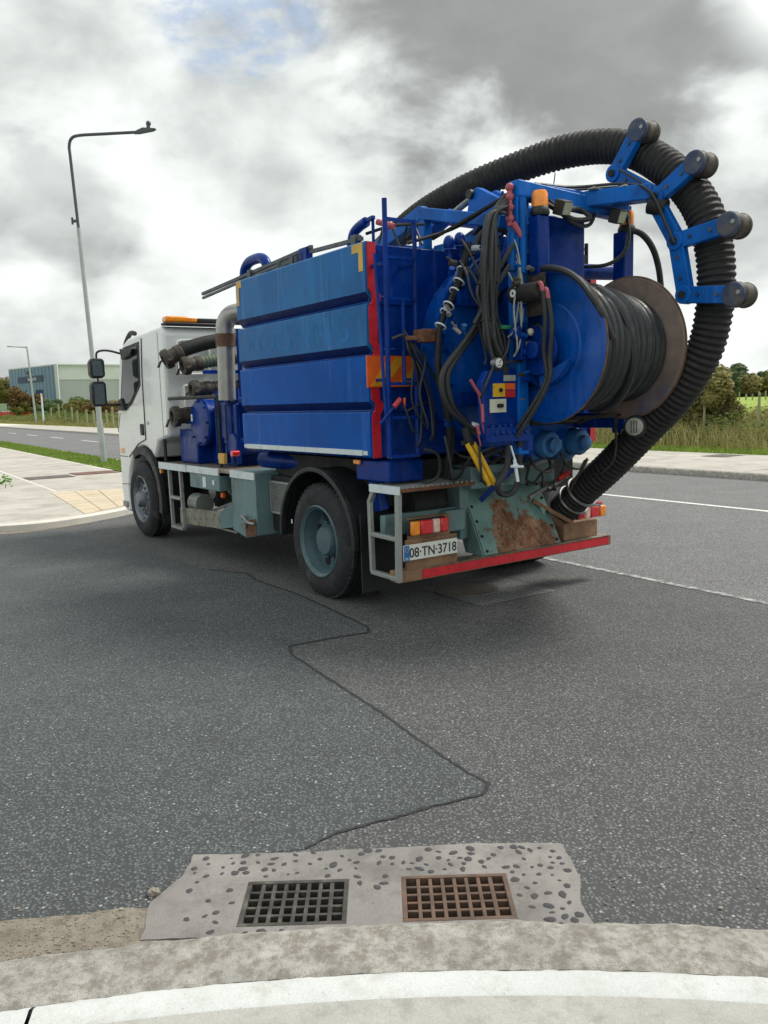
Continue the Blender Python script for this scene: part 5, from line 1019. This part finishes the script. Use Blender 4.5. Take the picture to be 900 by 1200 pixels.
m = MB(); m.tube([(-1.3, -.45, 1.38), (-1.55, -.5, 1.46), (-1.72, -.45, 1.44)], .012, 6); m.bar((-1.3, -.3, 1.42), (-1.7, -.42, 1.44), .025); m.bar((-1.7, -.42, 1.45), (-1.7, -.42, 1.22), .014); m.tube([(-1.70, -.43, 1.22), (-1.66, -.44, 1.1), (-1.55, -.45, 1.0), (-1.45, -.46, .98)], .009, 6); m.tube([(-1.38, -.47, 1.10), (-1.30, -.47, .98), (-1.22, -.47, .86), (-1.14, -.5, .72)], .013, 6); parts('retaining_chain', m, 'brownhose')
m = MB(); m.tube([(-1.14, -.48, .74), (-1.13, -.62, .70), (-1.14, -.78, .70), (-1.12, -.95, .68)], .012, 6); m.bar((-1.13, -.6, .78), (-1.16, -.68, .58), .012); m.bar((-1.13, -.70, .76), (-1.16, -.62, .58), .012); parts('red_strap', m, 'redpaint')
# ---------------------------------------------------------------- loose gear carried on the truck
TM = Matrix.Translation((.45, 7.35, 0)) @ Matrix.Rotation(rad(124.9), 4, 'Z')
def carried(name, loc, **k):
    w_ = TM @ V(loc); return empty(name, w_, rad(124.9), **k)
def loc_(m, l): m.v = [v-V(l) for v in m.v]; return m
def stowed(pts, r_, mat, rib, label, lever):
    o = carried('stowed_suction_hose', pts[0], label=label, cat='hose', group='suction hoses stowed behind the cab')
    m = MB(); m.tube(pts, (lambda a, t_: r_+.006*math.sin(a*2*math.pi/.04)) if rib else r_, 16, 40 if rib else 6); loc_(m, pts[0]).obj('hose', mat, o, smooth=80)
    a = V(pts[0]); d = (a-V(pts[1])).normalized(); m = MB()
    m.lathe(a, d, [(r_+.004, -.16), (r_+.012, -.15), (r_+.012, -.09), (r_+.004, -.085), (r_+.004, -.02), (r_+.03, -.01), (r_+.034, .04), (r_+.02, .07), (r_-.015, .07), (r_-.02, .0), (0, -.02)], 24); loc_(m, pts[0]).obj('coupling', 'brownhose', o)
    u, w2 = frame(d)
    for sg in (1, -1):
        m = MB(); p = a+V((sg*(r_+.02), 0, .0)); m.bar(p, p+V((sg*.03, .06, -.04)), .03, .02); m.bar(p+V((sg*.03, .06, -.04)), p+V((sg*.02, .05+.04*lever, -.10*lever)), .03, .014); loc_(m, pts[0]).obj('cam_lever', 'brownhose', o)
stowed([(3.21, 1.17, 2.15), (3.17, .95, 2.26), (3.13, .55, 2.35), (3.10, .0, 2.36), (3.1, -.9, 2.36)], .080, 'hose', False, 'black suction hose stowed topmost behind the cab', 1)
stowed([(3.05, 1.02, 2.06), (3.03, .6, 2.13), (3.02, .1, 2.15), (3.0, -.9, 2.15)], .070, 'greenhose', True, 'grey green ribbed suction hose stowed second from the top behind the cab', 1)
stowed([(2.99, .96, 1.795), (2.98, .6, 1.815), (2.98, -.2, 1.83), (2.98, -.9, 1.83)], .070, 'brownhose', True, 'dark brown ribbed suction hose stowed third from the top behind the cab', .6)
stowed([(3.24, 1.10, 1.50), (3.22, .8, 1.515), (3.2, .0, 1.53), (3.2, -.9, 1.53)], .085, 'tanhose', False, 'smooth tan suction hose stowed lowest behind the cab', 1.2)
tl = (-1.54, .70, .99); o = carried('bolt_cutter', tl, label='tool with two long yellow handles hanging below the control panel', cat='hand tool')
for dy in (0, .055):
    m = MB(); m.tube([(-1.50, .885-dy, 1.295), (-1.53, .80-dy, 1.13), (-1.54, .725-dy, 1.0)], .019, 10, 4); loc_(m, tl).obj('handle', 'yellow', o)
m = MB(); m.cyl((-1.47, .87, 1.40), (-1.50, .86, 1.28), .03, n=10); m.bar((-1.48, .91, 1.30), (-1.48, .81, 1.30), .03, .03); loc_(m, tl).obj('head', 'chassis', o)

# ---------------------------------------------------------------- background
def ray_pt(px, dist):      # a place on the ground at a bearing given in degrees right of the view axis
    return V((dist*math.sin(rad(px)), dist*math.cos(rad(px)), 0))
def on(p, dz=0.): return V((p.x, p.y, terr(p.x, p.y)+dz))
# street lamp on the corner verge (leans a little)
B = V((-7.84, 23.09, .10)); lp = empty('street_lamp', B, label='tall grey street lamp with its arm to the right, on the corner verge', cat='street lamp')
top = V((-.30, 0, 8.55)); m = MB()
m.tube([(0, 0, 0), (-.04, 0, 1.2)], .085, 14, 2); m.obj('base_tube', 'lamppost', lp)
m = MB(); m.tube([(-.04, 0, 1.2), (-.05, 0, 1.3), (-.15, 0, 4.5), (-.21, 0, 6.4)], lambda a, t_: .072-.02*t_, 14, 4); m.obj('post', 'lamppost', lp)
m = MB(); m.tube([(-.21, 0, 6.4), (-.28, 0, 8.2), (-.29, 0, 8.5), (-.22, 0, 8.70), (-.02, 0, 8.78), (.6, 0, 8.80), (1.55, 0, 8.82)], .040, 12, 5); m.obj('arm', 'darkmetal', lp)
m = MB(); m.prism([(1.45, -.07, 8.79), (1.60, -.10, 8.78), (1.98, -.10, 8.84), (2.06, -.05, 8.90), (1.72, -.08, 8.92), (1.55, -.06, 8.86)], (0, .18, 0)); m.obj('lamp_head', 'darkmetal', lp, .02)
m = MB(); m.cyl((1.86, 0, 8.90), (1.86, 0, 9.0), .05, n=10); m.ball((1.87, 0, 9.03), .07, 10, 6); m.obj('photocell', 'darkmetal', lp)
m = MB(); m.box(-.36, -.24, -.03, .03, 6.55, 6.62); m.cyl((-.36, 0, 6.5), (-.36, 0, 6.68), .03, n=8); m.obj('bracket', 'darkmetal', lp)
m = MB(); m.box(-.06, .05, -.089, -.07, .5, 1.0); m.obj('access_door', 'lamppost', lp)
# little glossy plant at the edge of the corner pavement
o = empty('weed', R(17.9, 2.45, .1), label='small round bright green plant on the pale corner pavement at the left edge', cat='plant')
m = MB(); rnd = random.Random(2)
for i in range(60):
    a, b = rnd.uniform(0, 6.28), rnd.uniform(-.2, 1.5); r_ = rnd.uniform(.06, .17); c = V((math.cos(a)*math.cos(b)*r_, math.sin(a)*math.cos(b)*r_, .06+math.sin(b)*r_*1.3)); s2 = rnd.uniform(.02, .04); u, w2 = frame(V((rnd.gauss(0, 1), rnd.gauss(0, 1), rnd.gauss(0, 1)))); m.add([c-u*s2, c+w2*s2*.6, c+u*s2, c-w2*s2*.6], [(0, 1, 2, 3)])
m.obj('leaves', 'leafgreen', o, smooth=0, fix=False); m = MB(); m.cyl((0, 0, 0), (0, 0, .08), .006, n=6); m.obj('stem', 'bark', o)
# foliage builder
def crown(name, c, rx, ry, rz, n, size, mat, parent, seed, clumps=14, z0=-1.):
    rnd = random.Random(seed); vs = []; fs = []; cs_ = []
    while len(cs_) < clumps:
        p = V((rnd.uniform(-1, 1), rnd.uniform(-1, 1), rnd.uniform(z0, 1)))
        if .25 < p.length < 1: cs_.append((p*.82, rnd.uniform(.22, .42)))
    for i in range(n):
        cc, cr = cs_[rnd.randrange(clumps)]; d = V((rnd.gauss(0, 1), rnd.gauss(0, 1), rnd.gauss(0, 1))).normalized()*cr*rnd.random()**.4
        q = cc+d; p = V((c[0]+q.x*rx, c[1]+q.y*ry, c[2]+q.z*rz)); nn = (d.normalized()+V((rnd.gauss(0, .5), rnd.gauss(0, .5), rnd.gauss(0, .5)))).normalized(); u, w2 = frame(nn); s2 = size*rnd.uniform(.6, 1.4); b = len(vs)
        vs += [p-u*s2, p+w2*s2*.6, p+u*s2, p-w2*s2*.6]; fs.append((b, b+1, b+2, b+3))
    me = bpy.data.meshes.new(name); me.from_pydata([tuple(v) for v in vs], [], fs); me.materials.append(MT[mat]); return link(name, me, parent)
def tree(name, P, h, rx, mat, label, cat, group, seed, n=2600, trunk=.25, size=.12, z0=-.8):
    o = empty(name, P, label=label, cat=cat, group=group); rnd = random.Random(seed)
    m = MB(); m.tube([(0, 0, -.1), (rnd.uniform(-.1, .1), 0, h*.3), (rnd.uniform(-.2, .2), 0, h*.6)], lambda a, t_: h*.022*(1-.6*t_), 8, 4)
    for k_ in range(6):
        a = k_*1.05+rnd.random(); b = V((0, 0, h*(.22+.07*k_))); e = b+V((math.cos(a)*rx*.6, math.sin(a)*rx*.6, h*.25)); m.tube([b, (b+e)/2+V((0, 0, h*.04)), e], lambda a2, t_: h*.010*(1-.6*t_), 6, 3)
    m.obj('trunk', 'bark', o)
    crown('crown', (0, 0, h*(trunk+(1-trunk)/2)), rx, rx*.9, h*(1-trunk)/2, n, size, mat, o, seed, 16, z0)
    return o
# rough grass and bramble belt behind the far pavement
def belt(a0, a1, c0, c1, near=False):
    def g(r):
        a = r.uniform(a0, a1); c = r.uniform(c0, c1); x, y = R2(a, c); k_ = .55+.6*noise.noise(V((x*.35, y*.35, 2)))+.35*ss((c-c0)/2.5)
        return (x, y, terr(x, y)-.02, max(.25, k_))
    return g
blades('rough_grass', belt(-12, 48, 18.3, 25), 60000, (.35, 1.15), .010, 'roughgrass', 'tall dry rough grass behind the far pavement', 'grass', 31, .7)
blades('rough_grass', belt(55, 150, 17.9, 24), 34000, (.3, .9), .018, 'roughgrass', 'dry rough grass beyond the pavement at the far left', 'grass', 32, .7)
blades('verge_grass', lambda r: (*R2(r.uniform(-10, 48), r.uniform(17.38, 18.6)), .075), 34000, (.04, .16), .010, 'grass', 'short green grass strip behind the far pavement', 'grass', 33)
def leafbelt(name, a0, a1, c0, c1, n, size, hz, mat, label, seed):
    rnd = random.Random(seed); vs = []; fs = []
    for i in range(n):
        a = rnd.uniform(a0, a1); c = rnd.uniform(c0, c1); x, y = R2(a, c); k_ = max(0, .45+1.1*noise.noise(V((x*.3, y*.3, seed))))
        if rnd.random() > k_+.25: continue
        z = terr(x, y)+hz*k_*rnd.random()**.7; u, w2 = frame(V((rnd.gauss(0, 1), rnd.gauss(0, 1), rnd.gauss(.6, 1)))); s2 = size*rnd.uniform(.6, 1.5); p = V((x, y, z)); b = len(vs)
        vs += [p-u*s2, p+w2*s2*.55, p+u*s2, p-w2*s2*.55]; fs.append((b, b+1, b+2, b+3))
    me = bpy.data.meshes.new(name); me.from_pydata([tuple(v) for v in vs], [], fs); me.materials.append(MT[mat]); tag(link(name, me), label, 'undergrowth', kind='stuff')
leafbelt('undergrowth', -12, 48, 18.5, 22.5, 42000, .045, 1.2, 'bramble', 'green bramble undergrowth in the rough grass behind the far pavement', 3)
leafbelt('undergrowth', -12, 48, 22, 27, 30000, .06, 1.5, 'hedge', 'olive undergrowth at the back of the rough grass', 5)
leafbelt('undergrowth', 60, 150, 18.5, 25, 30000, .09, 1.3, 'bramble', 'green undergrowth beyond the pavement at the far left', 7)
for i, (bear, d, h, rx, mt, lab) in enumerate(((22.6, 25.5, 2.15, 1.05, 'bush', 'rounded olive bush standing in rough grass, nearest the field'), (20.2, 27, 2.2, 1.2, 'hedge', 'olive bush behind the suction hose, left of the rounded one'), (18.0, 28, 2.3, 1.4, 'bush', 'pale olive bush seen between hose reel and suction hose'), (15.5, 30, 1.9, 1.5, 'hedge', 'dull green bush behind the hose reel'))):
    P = on(ray_pt(bear, d)); tree('bush', P, h, rx, mt, lab, 'bush', 'bushes in the rough grass', 40+i, 12000, .0, .06, -1.)
for i, (bear, d) in enumerate(((24.6, 23.5), (21.4, 25.), (19.2, 26.5))):
    o = empty('fence_post', on(ray_pt(bear, d)), label=('weathered fence post at the right edge, in front of the field', 'weathered fence post left of the rounded olive bush', 'weathered fence post behind the suction hose')[i], cat='fence post', group='fence posts on the right'); m = MB(); m.cyl((0, 0, -.1), (.02, 0, 1.35), .04, .035, 8); m.obj('post', 'post', o); m = MB(); m.cyl((.02, 0, 1.35), (.02, 0, 1.39), .045, .01, 8); m.obj('cap', 'post', o)
# trees along the ridge on the right
rnd = random.Random(77); k_ = 0
for bear, h, rx, mt in ((21.9, 6.2, 3.4, 'tree'), (22.9, 6.8, 3.8, 'tree'), (23.9, 5.4, 3.0, 'tree'), (24.8, 5.4, 2.8, 'tree'), (25.7, 6.2, 3.2, 'hedge'), (20.8, 6.0, 3.2, 'hedge'), (19.6, 6.4, 3.2, 'tree'), (18.4, 5.4, 3.0, 'hedge'), (17.2, 5.2, 3., 'tree')):
    rx *= 1.35; d = 165+rnd.uniform(-12, 14); P = on(ray_pt(bear, d), -1.4); o = tree('ridge_tree', P, h*.86+1.4, rx, mt, ['far green tree on the ridge, just right of the suction hose', 'tallest dark green tree on the far ridge at the right', 'far green tree on the ridge, right of the tallest one', 'low far tree near the right edge above the field', 'far tree at the right edge of the ridge', 'far tree on the ridge behind the suction hose', 'far tree on the ridge between the hose reel and the hose', 'low far tree behind the rim of the hose reel', 'far tree behind the hose reel'][k_], 'tree', 'trees on the far ridge', 60+k_, 4600, .03, .42, -1.); k_ += 1
for i, (bear, d, h) in enumerate(((23.9, 118, 6.6), (22.0, 112, 7.2), (22.5, 112, 6.0))):
    o = empty('utility_pole', on(ray_pt(bear, d)), label=('thin pale pole standing above the field at the right', 'tall thin pole just right of the suction hose', 'shorter thin pole beside the taller one near the hose')[i], cat='pole', group='poles beyond the field'); m = MB(); m.cyl((0, 0, 0), (0, 0, h*.5), .09, .07, 8); m.obj('pole', 'lamppost', o); m = MB(); m.bar((-.4, 0, h*.5-.2), (.4, 0, h*.5-.2), .08); m.obj('crossarm', 'lamppost', o)
for i in range(16):
    P = on(ray_pt(21.2+.38*i, 112)); o = empty('field_fence_post', P, label='small post of the fence line along the top of the field', cat='fence post', group='posts along the top of the field'); m = MB(); m.box(-.06, .06, -.06, .06, 0, 1.1); m.obj('post', 'post', o)
# industrial unit on the left
def dirp(px, depth): return V(((px-450)/960*depth, depth, 0))
C0, C1, C2 = dirp(77, 160), dirp(22, 174), dirp(250, 182); HB = 10.4
o = empty('industrial_unit', V((C0.x, C0.y, 0)), label='grey clad industrial unit with a blue gable beyond the road', cat='building')
def lo2(P, z): return V((P.x-C0.x, P.y-C0.y, z))
def wall(nm, A, Bq, z0, z1, mat, off=0., par=None, thick=.3):
    d = (Bq-A).normalized(); nn = V((d.y, -d.x, 0)); nn = nn if nn.y < 0 else -nn; m = MB(); m.prism([lo2(A+nn*off, z0), lo2(Bq+nn*off, z0), lo2(Bq+nn*off, z1), lo2(A+nn*off, z1)], -nn*thick); return m.obj(nm, mat, par or o)
gb = wall('gable_wall', C0, C1, 0, HB, 'clad_blue'); wall('side_wall', C0+V((.02, .4, 0)), C2, 0, 7.6, 'clad_mid'); wall('side_wall_upper', C0+V((.02, .4, 0)), C2, 7.603, HB, 'clad_grey', .05)
for i in range(1, 14): t_ = i/14; A = C0+(C1-C0)*t_; m = MB(); m.bar(lo2(A, 0)+V((0, -.04, 0)), lo2(A, HB)+V((0, -.04, 0)), .05); m.obj('cladding_rib', 'clad_blue', gb)
m = MB(); m.bar(lo2(C0, 0)+V((.05, -.12, 0)), lo2(C0, HB+.1)+V((.05, -.12, 0)), .55); m.obj('corner_trim', 'clad_grey', o)
m = MB(); m.prism([lo2(C0, HB-.05), lo2(C1, HB-.05), lo2(C1+V((8, 30, 0)), HB+.5), lo2(C2+V((0, 30, 0)), HB+.5), lo2(C2, HB-.05)], (0, 0, .25)); m.obj('roof', 'clad_grey', o)
t0, t1 = .27, .80; A, Bq = C0+(C1-C0)*t0, C0+(C1-C0)*t1; sg = wall('name_sign', A, Bq, 7.45, 8.7, 'signblue', .12, gb, .1)
dx = (A-Bq).normalized(); nn = V((dx.y, -dx.x, 0)); nn = nn if nn.y < 0 else -nn
text_obj('sign_lettering', 'Business Park', .95, 'starwhite', lo2(Bq+(A-Bq)*.42+nn*.14, 7.78), dx, (0, 0, 1), gb, .01, 'LEFT', .72)
m = MB(); A = C0+(C1-C0)*.52; m.box(-.8, .8, -.12, 0, 9.0, 9.7); m.v = [v+lo2(A, 0)+V((0, -.05, 0)) for v in m.v]; m.obj('floodlight', 'darkmetal', gb)
# far street lamp, finger sign, barriers, banners, posts
P = on(dirp(49, 100)); o = empty('street_lamp', P, label='distant pale street lamp in front of the industrial unit', cat='street lamp'); m = MB(); m.tube([(0, 0, 0), (-.2, 0, 5), (-.35, 0, 8.9), (-.5, 0, 9.15), (-.9, 0, 9.2), (-2.2, 0, 9.3)], lambda a, t_: .13-.07*t_, 8, 4); m.obj('post', 'lamppost', o); m = MB(); m.box(-2.7, -2.1, -.12, .12, 9.26, 9.38); m.obj('lamp_head', 'lampgrey', o)
P = on(dirp(57.5, 96)); o = empty('sign_post', P, label='white post with a small blue finger sign beyond the road', cat='sign'); m = MB(); m.cyl((0, 0, 0), (0, 0, 3.6), .10, n=8); m.obj('post', 'starwhite', o); m = MB(); m.box(-.6, .25, -.05, .05, 3.5, 4.0); m.obj('sign_panel', 'signblue', o)
zb = .45
for i in range(5):
    o = empty('road_barrier', V((*dirp(-8+11.5*i, 150).xy, zb)), label=['orange red road barrier at the left edge', 'orange red road barrier second from the left edge', 'orange red road barrier third from the left edge', 'orange red road barrier fourth from the left edge', 'rightmost orange red road barrier, beside the shrubs'][i], cat='barrier', group='orange barriers beyond the road'); m = MB(); m.prism([(-.85, -.25, 0), (.85, -.25, 0), (.85, -.25, .35), (.85, -.1, .5), (.85, -.1, 1.3), (-.85, -.1, 1.3), (-.85, -.1, .5), (-.85, -.25, .35)], (0, .4, 0)); m.obj('body', 'barrier', o, .05); m = MB(); m.box(-.8, .8, -.13, -.11, .82, 1.08); m.obj('stripe', 'redpaint', o)
for i, px in enumerate((-1, 10.8, 24)):
    o = empty('fence_banner', V((*dirp(px, 154).xy, zb)), label=['pale green banner panel at the left edge above the barriers', 'pale green banner panel, middle of the three above the barriers', 'pale yellow green banner panel, rightmost above the barriers'][i], cat='banner', group='banner panels above the barriers'); m = MB(); m.box(-.95, .95, -.04, .04, 1.35, 2.85); m.obj('panel', 'banner', o); m = MB(); m.box(-1.0, -.93, -.05, .05, 0, 2.95); m.obj('post', 'darkmetal', o); m = MB(); m.box(.93, 1.0, -.05, .05, 0, 2.95); m.obj('post', 'darkmetal', o)
for i, px in enumerate((67, 76, 83, 91, 97, 108, 116, 124.5, 131, 138)):
    o = empty('verge_post', on(dirp(px, (98, 92, 88, 84, 81, 76, 73, 70, 68, 66)[i])), label='weathered post in the far rough grass, '+('first', 'second', 'third', 'fourth', 'fifth', 'sixth', 'seventh', 'eighth', 'ninth', 'tenth')[i]+' from the finger sign rightwards', cat='fence post', group='posts in the far left rough grass'); m = MB(); m.box(-.07, .07, -.07, .07, 0, (1.9, 2.3, 1.6, 1.9, 1.5, 1.6, 1.5, 1.9, 1.5, 1.7)[i]); m.obj('post', 'post', o)
for i, (px, d, h, rx, mt, lab) in enumerate(((-6, 190, 9.6, 5.0, 'autumn', 'brown autumn tree at the far left edge'), (9, 186, 9.0, 5.0, 'hedge', 'olive brown tree second from the left edge'), (24, 188, 8.8, 4.6, 'autumn', 'brown autumn tree beside the blue gable'), (38, 152, 6.6, 3.2, 'autumn', 'reddish brown shrub in front of the blue gable'), (31, 150, 3.4, 2.4, 'hedge', 'low olive shrub at the end of the barriers'), (66, 150, 3.6, 3., 'tree', 'green shrub at the foot of the blue gable'), (92, 120, 3.2, 3.4, 'bramble', 'low green shrub before the grey side wall'), (110, 118, 2.8, 3.2, 'hedge', 'low olive shrub right of the green one'), (126, 116, 3.0, 3.2, 'autumn', 'low brown shrub behind the door mirrors'))):
    P = on(dirp(px, d)); tree('far_shrub' if h < 7 else 'far_tree', P, h, rx, mt, lab, 'tree' if h > 7 else 'shrub', 'trees and shrubs at the far left', 90+i, 4200, .03, .26 if h > 5 else .16, -1.)
